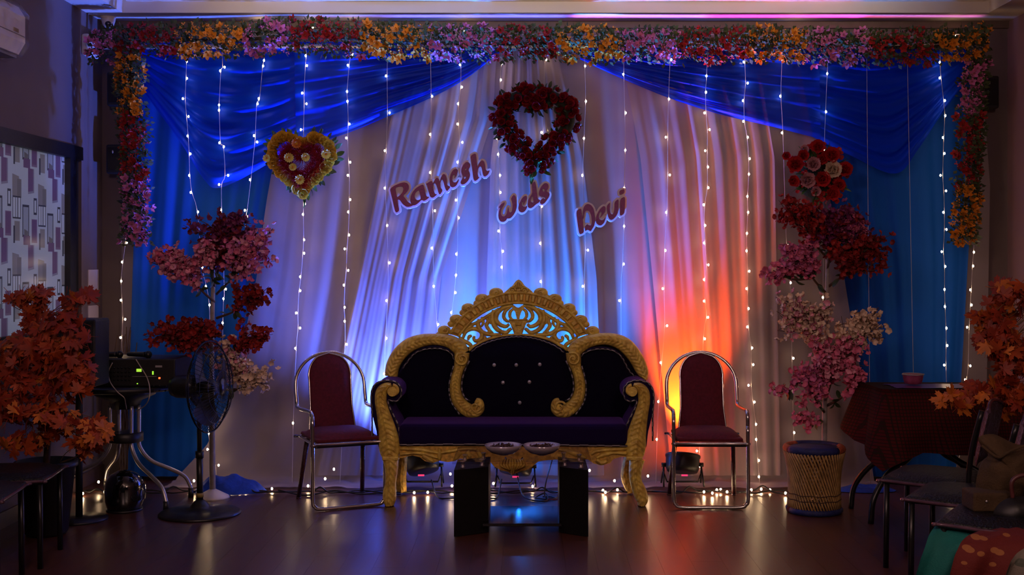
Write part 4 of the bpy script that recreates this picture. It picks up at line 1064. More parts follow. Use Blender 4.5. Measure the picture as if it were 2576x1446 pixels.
# shoulders and the S-scrolls
for pts, nm in (([(195,620,38),(205,560,40),(240,495,42),(300,440,42),(375,412,38),(450,405,34),(530,415,38),(590,450,44),(615,490,42)], 'shoulder'),
                ([(1690,640,14),(1670,590,36),(1630,510,42),(1570,440,44),(1500,408,38),(1430,403,34),(1350,418,38),(1290,452,44),(1258,492,42)], 'shoulder')):
    mb = MB(); carved(mb, [(a, b, w, YB_ - .012) for a, b, w in pts], .035, 95, .30)
    mb.build('shoulder_rail', M_gold, sofa)
for sg in (0, 1):
    f = (lambda x: x) if sg == 0 else (lambda x: 1876 - x)
    mb = MB()
    carved(mb, [(f(612), 480, 44, YB_ - .02), (f(606), 530, 42, YB_ - .02), (f(592), 580, 30, YB_ - .02), (f(575), 640, 33, YB_ - .02), (f(572), 700, 34, YB_ - .02), (f(590), 765, 38, YB_ - .02), (f(630), 810, 40, YB_ - .02), (f(672), 828, 40, YB_ - .02), (f(705), 812, 38, YB_ - .02), (f(712), 775, 28, YB_ - .02), (f(690), 762, 16, YB_ - .02)], .036, 110, .32)
    mb.build('scroll_rail', M_gold, sofa)
    mb = MB(); spiral(mb, f(612), 520, 40, YB_ - .058, 1.5, 1 if sg == 0 else -1, 2.2, .009); spiral(mb, f(690), 800, 34, YB_ - .055, 1.2, -1 if sg == 0 else 1, .4, .008)
    mb.ball(Sx(f(612), 520, YB_ - .06), (.012, .010, .012), 8, 5)
    mb.build('rosette', M_gold, sofa)
piping([(668,478),(705,448),(775,418),(862,396),(943,390),(1028,398),(1105,420),(1172,452),(1208,482)], YB_ - .02, sofa)
piping([(262,575),(330,492),(400,462),(488,460),(545,485),(568,530)], YB_ - .035, sofa); piping([(1310,505),(1335,482),(1400,462),(1488,468),(1545,505),(1595,590),(1660,655)], YB_ - .035, sofa)
piping([(655,530),(628,590),(612,650),(612,705),(632,750),(660,765)], YB_ - .04, sofa); piping([(1222,530),(1248,590),(1264,650),(1264,705),(1244,750),(1216,765)], YB_ - .04, sofa)
piping([(562,560),(545,620),(535,690),(548,770),(600,850)], YB_ - .04, sofa); piping([(1314,560),(1331,620),(1341,690),(1328,770),(1276,850)], YB_ - .04, sofa)
piping([(246,1024),(500,1020),(905,1022),(1300,1026),(1582,1030)], 7.235, sofa)
for a, b in [(800,555),(930,555),(1068,552),(852,658),(1007,655),(950,776)]:
    p = Sx(a, b, YB_ - .052); mb = MB(); mb.ball(p, (.0095, .006, .0095), 8, 5); mb.tube([p + Vector((math.cos(t) * .010, .002, math.sin(t) * .010)) for t in [k * PI / 6 for k in range(12)]], .002, 5, closed=True)
    mb.build('crystal_button', M_crystal, sofa)
# arms
arm_poly = [(80,760),(86,700),(112,665),(165,648),(222,658),(256,695),(252,745),(222,770),(182,762),(200,830),(238,900),(262,1030),(140,1060),(112,940),(88,840)]
for sg in (0, 1):
    f = (lambda x: x) if sg == 0 else (lambda x: 1815 - x)
    pts = [(f(a), b) for a, b in arm_poly]
    pl = smooth([Sx(a, b, 7.28) for a, b in pts], 5, closed=True)
    MB().solid([(p.x, p.z) for p in pl], (), 7.262, 7.64).build('arm', M_velvet2, sofa, fix=True)
    mb = MB(); Y = 7.265
    carved(mb, [(f(198), 668, 10, Y), (f(165), 682, 26, Y), (f(140), 715, 36, Y), (f(135), 770, 36, Y), (f(148), 830, 40, Y), (f(163), 890, 48, Y), (f(176), 950, 56, Y), (f(184), 1010, 62, Y), (f(188), 1060, 60, Y), (f(190), 1092, 50, Y)], .036, 85, .34)
    spiral(mb, f(207), 706, 34, Y - .02, 1.3, -1 if sg == 0 else 1, 1.6, .010)
    mb.lathe([(.001, -.004), (.022, 0), (.026, .02), (.03, .045)][::-1], Sx(f(207), 706, Y), 20, 0, Matrix.Rotation(R(90), 3, 'X') @ Matrix.Diagonal((1, 1, -1)).to_3x3() if False else Matrix.Rotation(R(90), 3, 'X'))
    mb.build('arm_scroll', M_gold, sofa)
    o_ = [(f(a), b) for a, b in [(84,1000),(84,840),(78,760),(84,700),(110,662),(165,645),(222,655),(254,693),(250,745),(222,768),(180,762),(186,800),(215,860),(240,920),(247,1010)]]
    piping(o_, 7.262, sofa)
    # collar and legs
    mb = MB(); a = Sx(f(145), 1088, 7.24); b = Sx(f(242), 1112, 7.24)
    mb.rbox(min(a.x, b.x), max(a.x, b.x), 7.215, 7.32, b.z, a.z, .006)
    if sg == 0: lp = [(192,1105,46),(196,1150,40),(196,1200,34),(190,1250,32),(186,1300,38),(185,1345,38),(186,1378,26)]
    else: lp = [(1640,1105,46),(1632,1150,40),(1628,1200,36),(1636,1250,36),(1655,1300,40),(1668,1345,36),(1664,1378,22)]
    carved(mb, [(x, y, w, 7.25) for x, y, w in lp], .035, 75, .25)
    bk = MB(); carved(bk, [(x, y, w * .92, 7.25 + .016) for x, y, w in lp], -.030, 75, .1)
    mb.v += [] ; o0 = len(mb.v); mb.v += bk.v; mb.f += [[i + o0 for i in q] for q in bk.f]; mb.mi += bk.mi; mb.sm += bk.sm
    mb.build('leg', M_gold, sofa)
    rp = [(262,1080,30),(258,1150,30),(252,1220,32),(258,1300,28)] if sg == 0 else [(1600,1080,30),(1580,1150,30),(1580,1220,34),(1608,1300,28)]
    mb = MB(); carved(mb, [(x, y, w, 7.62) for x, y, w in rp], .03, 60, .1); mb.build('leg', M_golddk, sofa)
# apron under the seat
ap = [(245,1030),(1582,1032),(1582,1095),(1545,1092),(1502,1105),(1480,1130),(1430,1143),(1385,1132),(1350,1108),(1290,1112),(1200,1108),(1120,1112),(1060,1120),(1025,1150),(985,1172),(950,1180),(905,1200),(880,1180),(840,1172),(800,1150),(775,1120),(700,1112),(640,1105),(600,1105),(565,1118),(530,1124),(480,1116),(440,1130),(395,1118),(365,1095),(320,1085),(245,1102)]
hol = [[(868,1092),(878,1108),(866,1125),(856,1110)], [(965,1092),(975,1110),(965,1126),(955,1108)]]
mb = MB(); mb.solid([(p.x, p.z) for p in [Sx(a, b, 7.26) for a, b in ap]], [[(p.x, p.z) for p in [Sx(a, b, 7.26) for a, b in h]] for h in hol], 7.255, 7.285)
mb.box(s0.x, s1.x, 7.285, 7.62, s0.z - .035, s0.z)
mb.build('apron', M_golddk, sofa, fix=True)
mb = MB()
for l in ([(250,1045,9),(340,1048,12),(420,1060,12),(480,1072,8)], [(250,1078,10),(330,1070,10),(410,1080,14),(470,1100,8)], [(700,1048,9),(620,1046,12),(540,1060,12),(480,1072,8)], [(480,1046,10),(480,1075,16),(480,1110,9)], [(600,1060,18),(585,1085,16),(570,1108,8)], [(380,1085,16),(410,1100,18),(445,1122,8)], [(640,1060,18),(660,1090,12)],
          [(1576,1046,9),(1480,1050,12),(1400,1060,12),(1370,1078,8)], [(1576,1074,10),(1500,1070,10),(1440,1082,14),(1400,1100,8)], [(1400,1110,14),(1430,1128,16),(1462,1118,10)], [(1180,1050,10),(1240,1060,16),(1300,1085,16),(1340,1100,8)], [(700,1050,12),(720,1090,12)]):
    carved(mb, [(a, b, w, 7.252) for a, b, w in l], .016, 120, .3, nv=6, k=4)
for k in range(-4, 5):
    carved(mb, [(908 + k * 14, 1105, 6, 7.252), (908 + k * 17, 1140, 9, 7.248), (908 + k * 9, 1178 - abs(k) * 4, 5, 7.252)], .018, 60, .1, nv=5, k=4)
carved(mb, [(908,1150,10,7.245),(908,1175,12,7.245),(906,1196,5,7.25)], .02, 60, .1, nv=5, k=4)
mb.build('apron_carving', M_gold, sofa)
# crest
cr = MB(); oc, ic = [], []
Yc = 7.61
for k in range(61):
    t = -1 + k / 30; oc.append((943 + 402 * t, 583 - math.sqrt(453 ** 2 - (402 * t) ** 2))); ic.append((943 + 352 * t, 600 - math.sqrt(410 ** 2 - (352 * t) ** 2)))
ol = [Sx(a, b, Yc) for a, b in oc]; il = [Sx(a, b, Yc) for a, b in ic]
cr.solid([(p.x, p.z) for p in ol + il[::-1]], (), Yc, Yc + .035)
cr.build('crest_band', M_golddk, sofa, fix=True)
mb = MB(); mb.tube([p + Vector((0, -.006, 0)) for p in ol], .0085, 8); mb.tube([p + Vector((0, -.006, 0)) for p in il], .0085, 8)
mb.build('crest_moulding', M_gold, sofa)
for k in range(22):
    t0, t1 = (k + .12) / 22 * 60, (k + .88) / 22 * 60
    def pt(L, t): i = min(59, int(t)); return L[i].lerp(L[i + 1], t - i)
    a, b, c_, d = pt(ol, t0), pt(ol, t1), pt(il, t1), pt(il, t0)
    m = (a + b + c_ + d) / 4; q = [v.lerp(m, .14) + Vector((0, -.004, 0)) for v in (a, b, c_, d)]; q2 = [v.lerp(m, .55) + Vector((0, -.020, 0)) for v in (a, b, c_, d)]
    bk = [v.lerp(m, .14) + Vector((0, .004, 0)) for v in (a, b, c_, d)]
    mb = MB(); mb.add(bk + q + q2, [(4, 5, 9, 8), (5, 6, 10, 9), (6, 7, 11, 10), (7, 4, 8, 11), (8, 9, 10, 11), (0, 1, 5, 4), (1, 2, 6, 5), (2, 3, 7, 6), (3, 0, 4, 7)], 0, False)
    mb.build('crest_block', M_gold, sofa, fix=True)
lumps = [(508,352,32),(578,288,33),(648,222,33),(730,168,34),(812,132,34)]
for a, b, r_ in lumps + [(1886 - a, b + (3 if a < 600 else 0), r_) for a, b, r_ in lumps]:
    mb = MB(); rr = r_ / 2.3325 / FOC * Yc; p = Sx(a, b, Yc + .012)
    mb.ball(p, (rr * 1.25, .020, rr * .92), 16, 8); sg = 1 if a < 943 else -1
    p2 = Sx(a - sg * 30, b + 26, Yc + .012); mb.ball(p2, (rr * .7, .015, rr * .6), 10, 6)
    spiral(mb, a + sg * 4, b + 2, r_ * .62, Yc - .006, 1.3, -sg, 1.2, .006)
    mb.build('scallop', M_gold, sofa)
mb = MB()
mb.solid([(p.x, p.z) for p in smooth([Sx(a, b, Yc) for a, b in [(858,138),(880,112),(905,92),(925,66),(943,54),(962,66),(982,92),(1008,110),(1030,138),(943,128)]], 4, closed=True)], (), Yc, Yc + .03)
for k in range(-3, 4): carved(mb, [(943 + k * 8, 105, 5, Yc), (943 + k * 11, 82 + abs(k) * 4, 6, Yc), (943 + k * 7, 62 + abs(k) * 9, 4, Yc)], .014, 60, .1, nv=5, k=3)
spiral(mb, 905, 118, 22, Yc - .006, 1.2, 1, 0, .007); spiral(mb, 981, 118, 22, Yc - .006, 1.2, -1, PI, .007)
mb.build('finial', M_gold, sofa, fix=False)
# pierced fretwork
def O(x, y, Y=Yc + .014): return W(1080 + x / 5.6, 690 + y / 5.6, Y)
fw_ = MB()
strokes = [([(1185,440),(1050,468),(962,540),(938,630),(985,700),(1075,735),(1125,700)], 22), ([(1150,455),(1070,520),(1048,600),(1090,655),(1130,665)], 17), ([(1190,480),(1140,530),(1138,600),(1190,650)], 15),
 ([(905,500),(885,600),(905,700),(965,780),(1070,820),(1160,760)], 22), ([(700,630),(688,720),(735,805),(840,845),(1010,850)], 22), ([(800,590),(828,660),(805,720),(850,790),(900,830)], 18), ([(860,560),(845,640),(870,700)], 14), ([(735,600),(760,680),(730,740)],14),
 ([(470,905),(520,805),(620,765),(715,795),(742,860),(705,925),(650,935),(625,900),(640,870)], 20), ([(600,860),(560,880),(545,930)], 15), ([(420,880),(480,930),(560,975),(590,1010),(560,1040)], 18), ([(705,925),(690,985),(620,1020),(575,1050)], 18), ([(760,880),(790,900),(720,950)], 14),
 ([(560,1075),(640,1010),(740,950),(850,905),(1000,870),(1130,855),(1252,850)], 15), ([(545,715),(650,690),(740,640),(860,560),(980,480)], 17), ([(460,830),(560,745),(640,700)], 16), ([(1150,760),(1110,800),(1080,850)], 16), ([(1165,700),(1200,760),(1215,850)], 20), ([(850,790),(840,850)], 20)]
for pts, w in strokes:
    for sg in (0, 1):
        q = [O(x if sg == 0 else 2504 - x, y) for x, y in pts]; q = smooth(q, 5); n = len(q); r_ = 1.45 * w / 5.6 / FOC * Yc
        fw_.tube(q, [r_ * (.65 + .5 * math.sin(PI * (i / (n - 1)) ** .8)) for i in range(n)], 8)
fw_.build('fretwork', M_gold, sofa)
mb = MB()
mb.solid([(p.x, p.z) for p in smooth([O(a, b) for a, b in [(1135,640),(1370,640),(1362,700),(1318,752),(1290,785),(1305,850),(1200,850),(1212,785),(1185,752),(1142,700)]], 3, closed=True)], (), Yc - .008, Yc + .02)
mb.solid([(p.x, p.z) for p in smooth([O(a, b) for a, b in [(1180,430),(1252,470),(1320,430),(1335,480),(1300,520),(1285,560),(1265,640),(1240,640),(1218,560),(1205,520),(1168,480)]], 3, closed=True)], (), Yc - .004, Yc + .02)
for k in range(-3, 4): carved(mb, [(943 + (k * 16) / 2.4, 298, 5, Yc - .006), (943 + (k * 10) / 2.4, 325, 4, Yc - .006)], .01, 60, .1, nv=5, k=3)
mb.tube([O(1120, 640, Yc - .008), O(1385, 640, Yc - .008)], .006, 7)
mb.build('vase_carving', M_gold, sofa, fix=False)

# ------------------------------------------------------------------ chrome chairs
def chrome_chair(label):
    t_ = thing('banquet_chair', label, 'chair', (0, 0, 0))
    w = .222; yf = -.21; r = .0115
    lp = [(-w, yf, .565), (-w, yf - .01, .30), (-w, yf - .012, .07), (-w + .012, yf - .012, .03), (-w + .05, yf - .012, .013), (0, yf - .012, .0125), (w - .05, yf - .012, .013), (w - .012, yf - .012, .03), (w, yf - .012, .07), (w, yf - .01, .30), (w, yf, .565)]
    # one continuous bent tube: front loop, arms, hoop back
    up = [(w, yf, .50), (w, yf + .005, .555), (w, yf + .03, .58), (w, yf + .08, .585), (w, .13, .575), (w, .185, .585), (w, .205, .63), (w, .225, .70)]
    hoop = [(w * math.cos(a) if True else 0, .225 + .05 * math.sin(a), .70 + .205 * math.sin(a)) for a in [PI * k / 14 for k in range(1, 14)]]
    left = [(-x, y, z) for x, y, z in up[::-1]]
    f1 = MB().tube(smooth([lp[0]] + [(-w, yf - .01, .30)] + lp[2:9] + [(w, yf - .01, .30), (w, yf, .50)], 5), r, 10)
    f1.tube(smooth(up + hoop + left + [(-w, yf, .50)], 5), r, 10)
    f1.build('tube_frame', M_chrome, t_)
    # backrest, narrowing to a round top
    def bfn(s_):
        def f(u, v):
            z = .40 + .50 * v; hw_ = (.148 - .018 * min(1, v * 3)) + .0 * v
            if v > .70: q = (v - .70) / .30; hw_ = .130 * math.sqrt(max(0, 1 - q ** 2.2)) + .002
            x = hw_ * (2 * u - 1); y = .165 + .10 * v + s_ * .017 * (1 - (2 * u - 1) ** 4) * min(1, (1 - v) * 6 + .1)
            return (x, y, z)
        return f
    mb = MB(); mb.grid(bfn(-1), 12, 28); mb.grid(bfn(1), 12, 28); mb.build('backrest', M_maroon, t_)
    rim = []
    for k in range(29):
        v = k / 28; p = bfn(0)(1, v); rim.append(Vector(p) + Vector((.004, 0, 0)))
    rim2 = [Vector((-p.x, p.y, p.z)) for p in rim[::-1]]
    MB().tube(smooth(rim + rim2, 2), .0062, 7).build('backrest_rim', M_chrome, t_)
    # seat cushion
    def seat(u, v):
        x = (2 * u - 1); y = (2 * v - 1); k_ = max(abs(x), abs(y)); th = math.atan2(y, x)
        sq = lambda a: math.copysign(abs(a) ** .45, a)
        r_ = k_; px = .198 * r_ * sq(math.cos(th)); py = .205 * r_ * sq(math.sin(th))
        return (px, py - .002, .418 + .042 * (1 - r_ ** 6) - .0)
    mb = MB(); mb.grid(seat, 24, 24); mb.rbox(-.197, .197, -.205, .200, .400, .424, .010); mb.build('seat', M_maroon, t_)
    fr = MB(); fr.tube(smooth([(-.20, -.21, .392), (.20, -.21, .392), (.205, -.20, .392), (.205, .20, .392), (.20, .205, .392), (-.20, .205, .392), (-.205, .20, .392), (-.205, -.20, .392)], 3, closed=True), .009, 8, closed=True)
    fr.build('seat_frame', M_chrome, t_)
    MB().box(-.215, .215, -.205, -.185, .372, .388).build('front_rail', M_blackm, t_)
    for s_ in (-1, 1):
        lg = MB(); a = Vector((s_ * .178, .10, .385)); b = Vector((s_ * .205, .215, .012))
        lg.tube([a, a.lerp(b, .5), b], [.016, .015, .014], 8); lg.tube([b + Vector((0, 0, .0)), b + Vector((0, .002, -.012))], .016, 8)
        lg.build('leg', M_maroonleg, t_)
    for s_ in (-1, 1): MB().tube([Vector((s_ * .225, yf - .002, .385)), Vector((s_ * .195, yf + .01, .385))], .011, 8).build('bracket', M_blackm, t_)
    return t_
ch = chrome_chair('chrome hoop-back chair with maroon seat, facing front in the red glow right of the sofa')
ch2 = copy_tree(ch)
ch.location = ((1777 - CX) / FOC * 7.36, 7.37, 0); ch.rotation_euler.z = R(-1)
ch2['label'] = 'chrome hoop-back chair with maroon seat, turned to the right, left of the sofa'
ch.scale = ch2.scale = (1.0, 1.0, 1.0)
th = R(24); fx = (878 - CX) / FOC * 7.17
ch2.location = (fx - .215 * math.sin(th), 7.17 + .215 * math.cos(th), 0); ch2.rotation_euler.z = th
ch['group'] = ch2['group'] = 'chrome chairs beside the sofa'

# ------------------------------------------------------------------ glass coffee table
M_slab = mat('black_laminate', (.004, .004, .004), .5, spec=.3, noise=.2)
def glass(name, c, rough=.05, t_=.75):
    m = bpy.data.materials.new(name); m.use_nodes = True; nt = m.node_tree; nt.nodes.clear()
    out = nt.nodes.new('ShaderNodeOutputMaterial'); tr = nt.nodes.new('ShaderNodeBsdfTransparent'); tr.inputs[0].default_value = (*c, 1)
    gl = nt.nodes.new('ShaderNodeBsdfGlossy'); gl.inputs['Roughness'].default_value = rough
    fz = nt.nodes.new('ShaderNodeFresnel'); fz.inputs[0].default_value = t_ if t_ > 1 else 1.4
    mx = nt.nodes.new('ShaderNodeMixShader'); gg = nt.nodes.new('ShaderNodeNewGeometry'); sb = nt.nodes.new('ShaderNodeMath'); sb.operation = 'SUBTRACT'; sb.inputs[0].default_value = 1; nt.links.new(gg.outputs['Backfacing'], sb.inputs[1])
    mu = nt.nodes.new('ShaderNodeMath'); mu.operation = 'MULTIPLY'; nt.links.new(fz.outputs[0], mu.inputs[0]); nt.links.new(sb.outputs[0], mu.inputs[1]); nt.links.new(mu.outputs[0], mx.inputs[0]); nt.links.new(tr.outputs[0], mx.inputs[1]); nt.links.new(gl.outputs[0], mx.inputs[2]); nt.links.new(mx.outputs[0], out.inputs[0])
    return m
M_glass = glass('smoked_glass', (.86, .82, .84), .04, 1.18); M_glass2 = glass('bowl_glass', (.80, .76, .80), .08)
xa, xb = (1143 - CX) / FOC * 6.42, (1484 - CX) / FOC * 6.42
ct = thing('coffee_table', 'black coffee table with smoked glass top on two slab pedestals in front of the sofa', 'table', ((xa + xb) / 2, 6.7, 0))
MB().rbox(xa - .01, xb + .01, 6.38, 6.93, .400, .412, .004).build('glass_top', M_glass, ct)
MB().rbox(xa + .15, xb - .15, 6.45, 6.92, .052, .068, .004).build('shelf', mat('black_glass', (.006, .006, .008), .12, spec=.9, noise=.1), ct)
for px0, px1, y0, y1 in ((1142, 1229, 6.42, 6.53), (1480, 1407, 6.42, 6.53)):
    a = Vector(((px0 - CX) / FOC * y0, y0, 0)); b = Vector(((px1 - CX) / FOC * y1, y1, 0)); d = (b - a).normalized(); nrm = Vector((0, 1, 0))
    mb = MB()
    vs = [a, b, b + nrm * .34, a + nrm * .34]
    mb.add([v + Vector((0, 0, .004)) for v in vs] + [v + Vector((0, 0, .362)) for v in vs], [(0, 1, 2, 3), (4, 7, 6, 5), (0, 4, 5, 1), (1, 5, 6, 2), (2, 6, 7, 3), (3, 7, 4, 0)], 0, False)
    mb.build('pedestal', M_slab, ct, fix=True)
    for t in (.24, .80):
        for dy in (.045, .27):
            p = a.lerp(b, t) + nrm * dy
            MB().lathe([(.013, .362), (.013, .368), (.010, .370), (.010, .392), (.014, .394), (.014, .400)], p, 14).build('post', M_alu, ct)
bowl_prof = [(r * 1.12, z * 1.1) for r, z in [(.025, 0), (.03, .003), (.060, .012), (.085, .032), (.094, .052), (.091, .053), (.080, .034), (.056, .016), (.004, .010)]]
bm_ = mat('potpourri', (.07, .03, .03), .7, noise=.6, nscale=60)
BW = []
for i, (px, lab) in enumerate(((1266, 'left grey bowl of dark potpourri on the coffee table'), (1363, 'right grey bowl of dark potpourri on the coffee table'))):
    o = Vector(((px - CX) / FOC * 6.62, 6.62, .4125)); t_ = thing('bowl', lab, 'bowl', o, group='grey bowls on the coffee table')
    MB().lathe(bowl_prof, o, 32).build('body', mat('grey_bowl', (.40, .36, .42), .15, .25, spec=.8, noise=.1), t_)
    pp = MB()
    for k in range(150):
        r_ = .07 * math.sqrt(rnd.random()); a = rnd.uniform(0, 6.3); q = o + Vector((r_ * math.cos(a), r_ * math.sin(a), rnd.uniform(.032, .054)))
        M = orient(q, rdir(9), rnd.uniform(0, 6), 1); s_ = rnd.uniform(.006, .013)
        pp.add([M @ Vector(v) for v in ((-s_, -s_ * .5, 0), (s_ * .4, -s_ * .7, s_ * .4), (s_, s_ * .4, 0), (-s_ * .3, s_ * .6, s_ * .5))], [(0, 1, 2, 3)], 0, False)
    tag(pp.build('potpourri', bm_, t_), kind='stuff')

# ------------------------------------------------------------------ stage lights (bodies)
def par(p, t, label, i):
    p = Vector(p); ax = (Vector(t) - p).normalized(); M = ax.to_track_quat('Z', 'X').to_matrix()
    t_ = thing('stage_light', label, 'spotlight', (p.x, p.y, 0))
    MB().lathe([(.06, -.050), (.098, -.045), (.108, -.02), (.110, .02), (.110, .045), (.115, .05), (.115, .062), (.104, .062), (.100, .045), (.01, .042)], p, 28, 0, M, wob=None).build('housing', M_black, t_)
    c_ = PARS[i][2]
    le = MB()
    for a in range(12):
        q = p + M @ Vector((.066 * math.cos(a * PI / 6), .066 * math.sin(a * PI / 6), .046)); le.ball(q, (.009, .009, .009), 6, 4)
    for a in range(6): q = p + M @ Vector((.035 * math.cos(a * PI / 3), .035 * math.sin(a * PI / 3), .046)); le.ball(q, (.009, .009, .009), 6, 4)
    tag(le.build('diode', mat('diode_%d' % i, c_, .4, emit=c_, estr=6), t_), kind='stuff')
    for s_ in (-1, 1):
        for dy in (-1, 1):
            top_ = p + Vector((s_ * .122, 0, -.01)); ft_ = Vector((p.x + s_ * .130, p.y + dy * .075, .035))
            MB().tube([top_, ft_], .0055, 6).build('leg', M_blackm, t_)
        MB().tube([p + Vector((s_ * .106, 0, 0)), p + Vector((s_ * .136, 0, 0))], .014, 10).build('knob', M_black, t_)
    MB().tube([p + Vector((-.12, 0, -.06)), p + Vector((-.1, 0, -.11)), p + Vector((.1, 0, -.11)), p + Vector((.12, 0, -.06))], .006, 6).build('yoke', M_blackm, t_)
    rp_ = p + M @ Vector((.0, 0, -.09))
    MB().box(p.x - .02, p.x + .02, p.y - .108, p.y - .100, p.z - .055, p.z - .045).build('indicator', mat('pink_display', (.6, .05, .1), .5, emit=(1, .05, .2), estr=.8), t_)
for i, (l_) in enumerate(('left black stage light under the sofa, throwing blue light upward', 'middle black stage light under the sofa behind the coffee table, throwing blue light', 'black stage light behind the right chair, throwing red light')):
    par(PARS[i][0], PARS[i][1], l_, i)
def cable(label, pts, r=.0045, m=M_cable, nm='cable', par_=None, cat='cable'):
    o = MB().tube(smooth(pts, 8), r, 7).build(nm, m, par_)
    if par_ is None: tag(o, label, cat)
    return o
def G(px, y, z=.007): return Vector(((px - CX) / FOC * y, y, z))
cable('black cable looping over the floor right of the middle stage light', [G(1300, 7.68, .12), G(1312, 7.50, .03), G(1330, 7.42), G(1362, 7.36), G(1378, 7.42), G(1372, 7.50, .03), G(1352, 7.52), G(1350, 7.46), G(1385, 7.42), G(1412, 7.52)])
cable('thin black cable hanging in a loop beside the right pedestal of the coffee table', [G(1392, 7.70, .24), G(1384, 7.64, .17), G(1374, 7.52, .10), G(1370, 7.48, .02), G(1380, 7.45), G(1396, 7.47), G(1385, 7.50), G(1365, 7.5)])
cable('black cable running from the left stage light along the floor', [G(1085, 7.68, .08), G(1100, 7.5, .01), G(1130, 7.45), G(1180, 7.48), G(1236, 7.45), G(1252, 7.5, .01), G(1262, 7.70, .08)])
cable('red wire lying on the floor right of the middle stage light', [G(1378, 7.40, .0125), G(1395, 7.38, .0125), G(1410, 7.41, .0125), G(1425, 7.39, .0125)], .0025, mat('red_wire', (.35, .02, .02), .5, noise=.1))
cable('black cable across the floor under the left chair', [G(700, 7.62, .026), G(770, 7.55), G(840, 7.62, .0045 + .02), G(900, 7.60), G(960, 7.62), G(1010, 7.58)], .005)

# ------------------------------------------------------------------ bamboo stool
M_bam = mat('bamboo', (.42, .26, .09), .55, noise=.25, nscale=30); M_rimb = mat('blue_wrap', (.012, .02, .12), .6, noise=.3, nscale=50, bump=.4, bscale=150); M_rimo = mat('orange_wrap', (.35, .07, .02), .6, noise=.3, nscale=50, bump=.4, bscale=150)
cS = Vector(((2048 - CX) / FOC * 7.08, 7.08, 0)); st = thing('bamboo_stool', 'round bamboo cane stool with blue and orange wrapped rim, standing before the right blossom tree', 'stool', cS)
def srad(z): return .148 + .028 * ((z - .16) / .2) ** 2 * (1 if z > .16 else .35)
for lay, nc in ((-1, 54), (1, 20)):
    for k in range(nc):
        a0 = 2 * PI * k / nc; pts = []
        for i in range(9):
            z = .028 + .335 * i / 8; a = a0 + lay * .85 * i / 8; r_ = srad(z) - (.011 if lay > 0 else 0)
            pts.append(cS + Vector((r_ * math.cos(a), r_ * math.sin(a), z)))
        MB().tube(pts, .0060, 5).build('cane', M_bam, st)
for z in (.085, .118):
    MB().tube([cS + Vector(((srad(z) + .007) * math.cos(a), (srad(z) + .007) * math.sin(a), z + .003 * math.sin(a * 9))) for a in [2 * PI * k / 40 for k in range(40)]], .0025, 5, closed=True).build('binding', M_stem, st)
def ring(rad, z, th_, split, nm):
    n = 64
    for s_ in range(len(split)):
        a0, a1, m = split[s_]
        pts = [cS + Vector((rad * math.cos(R(a0 + (a1 - a0) * k / 14)), rad * math.sin(R(a0 + (a1 - a0) * k / 14)), z)) for k in range(15)]
        MB().tube(pts, th_, 10).build(nm, m, st)
ring(.160, .378, .024, [(-160, -50, M_rimb), (-50, 10, M_rimo), (10, 120, M_rimb), (120, 200, M_rimo)], 'rim')
ring(.150, .019, .019, [(-175, -165, M_maroon), (-165, 185, M_rimb)], 'base_ring')
MB().lathe([(.148, .372), (.150, .380), (.148, .388), (.05, .384), (.01, .383)], cS, 32).build('seat', M_rimb, st)

# ------------------------------------------------------------------ pedestal fan
M_fan = mat('fan_grey', (.018, .018, .017), .35, .2, noise=.2); M_wirek = mat('fan_wire', (.03, .03, .03), .25, .6, noise=.1)
fc = Vector(((503 - CX) / FOC * 7.02, 7.02, 0)); fan = thing('pedestal_fan', 'dark grey pedestal fan turned sideways, between the mixer stand and the left chair', 'fan', fc)
MB().lathe([(.235, 0), (.238, .008), (.225, .018), (.16, .030), (.06, .040), (.05, .055), (.035, .075), (.020, .085)], fc, 40).build('base', M_fan, fan)
MB().tube([fc + Vector((0, 0, .08)), fc + Vector((-.002, 0, .35))], .019, 12).build('outer_pole', M_fan, fan)
MB().tube([fc + Vector((-.002, 0, .35)), fc + Vector((-.005, 0, .66))], .014, 12).build('inner_pole', M_fan, fan)
MB().tube([fc + Vector((-.002, 0, .33)), fc + Vector((-.002, 0, .37))], .024, 12).build('collar', M_fan, fan)
hc = W(527, 972, 7.0); axd = Vector((.975, -.20, .02)).normalized(); FM = axd.to_track_quat('Z', 'Y').to_matrix()
MB().lathe([(.03, -.24), (.055, -.235), (.068, -.20), (.070, -.12), (.060, -.07), (.03, -.06)], hc, 24, 0, FM).build('motor', M_fan, fan)
MB().tube([hc + FM @ Vector((0, 0, -.16)), fc + Vector((-.005, 0, .64))], .02, 10).build('neck', M_fan, fan)
RF = .268
def cage(sg, dep, nm):
    t_ = MB()
    for k in range(60):
        a = 2 * PI * k / 60; pts = []
        for q in (0.18, .4, .62, .82, .95, 1.0):
            pts.append(hc + FM @ Vector((RF * q * math.cos(a + .12 * (1 - q)), RF * q * math.sin(a + .12 * (1 - q)), sg * dep * (1 - q ** 3.5))))
        t_.tube(pts, .0014, 4, cap=False)
    for q in (.35, .6, .8, 1.0):
        t_.tube([hc + FM @ Vector((RF * q * math.cos(2 * PI * k / 40), RF * q * math.sin(2 * PI * k / 40), sg * dep * (1 - q ** 3.5))) for k in range(40)], .002 if q < 1 else .005, 5, closed=True)
    t_.lathe([(.001, dep * sg), (.048, dep * sg), (.05, dep * sg - sg * .008), (.01, dep * sg - sg * .012)], hc, 24, 0, FM)
    t_.build(nm, M_wirek, fan)
cage(1, .085, 'front_cage'); cage(-1, .07, 'rear_cage')
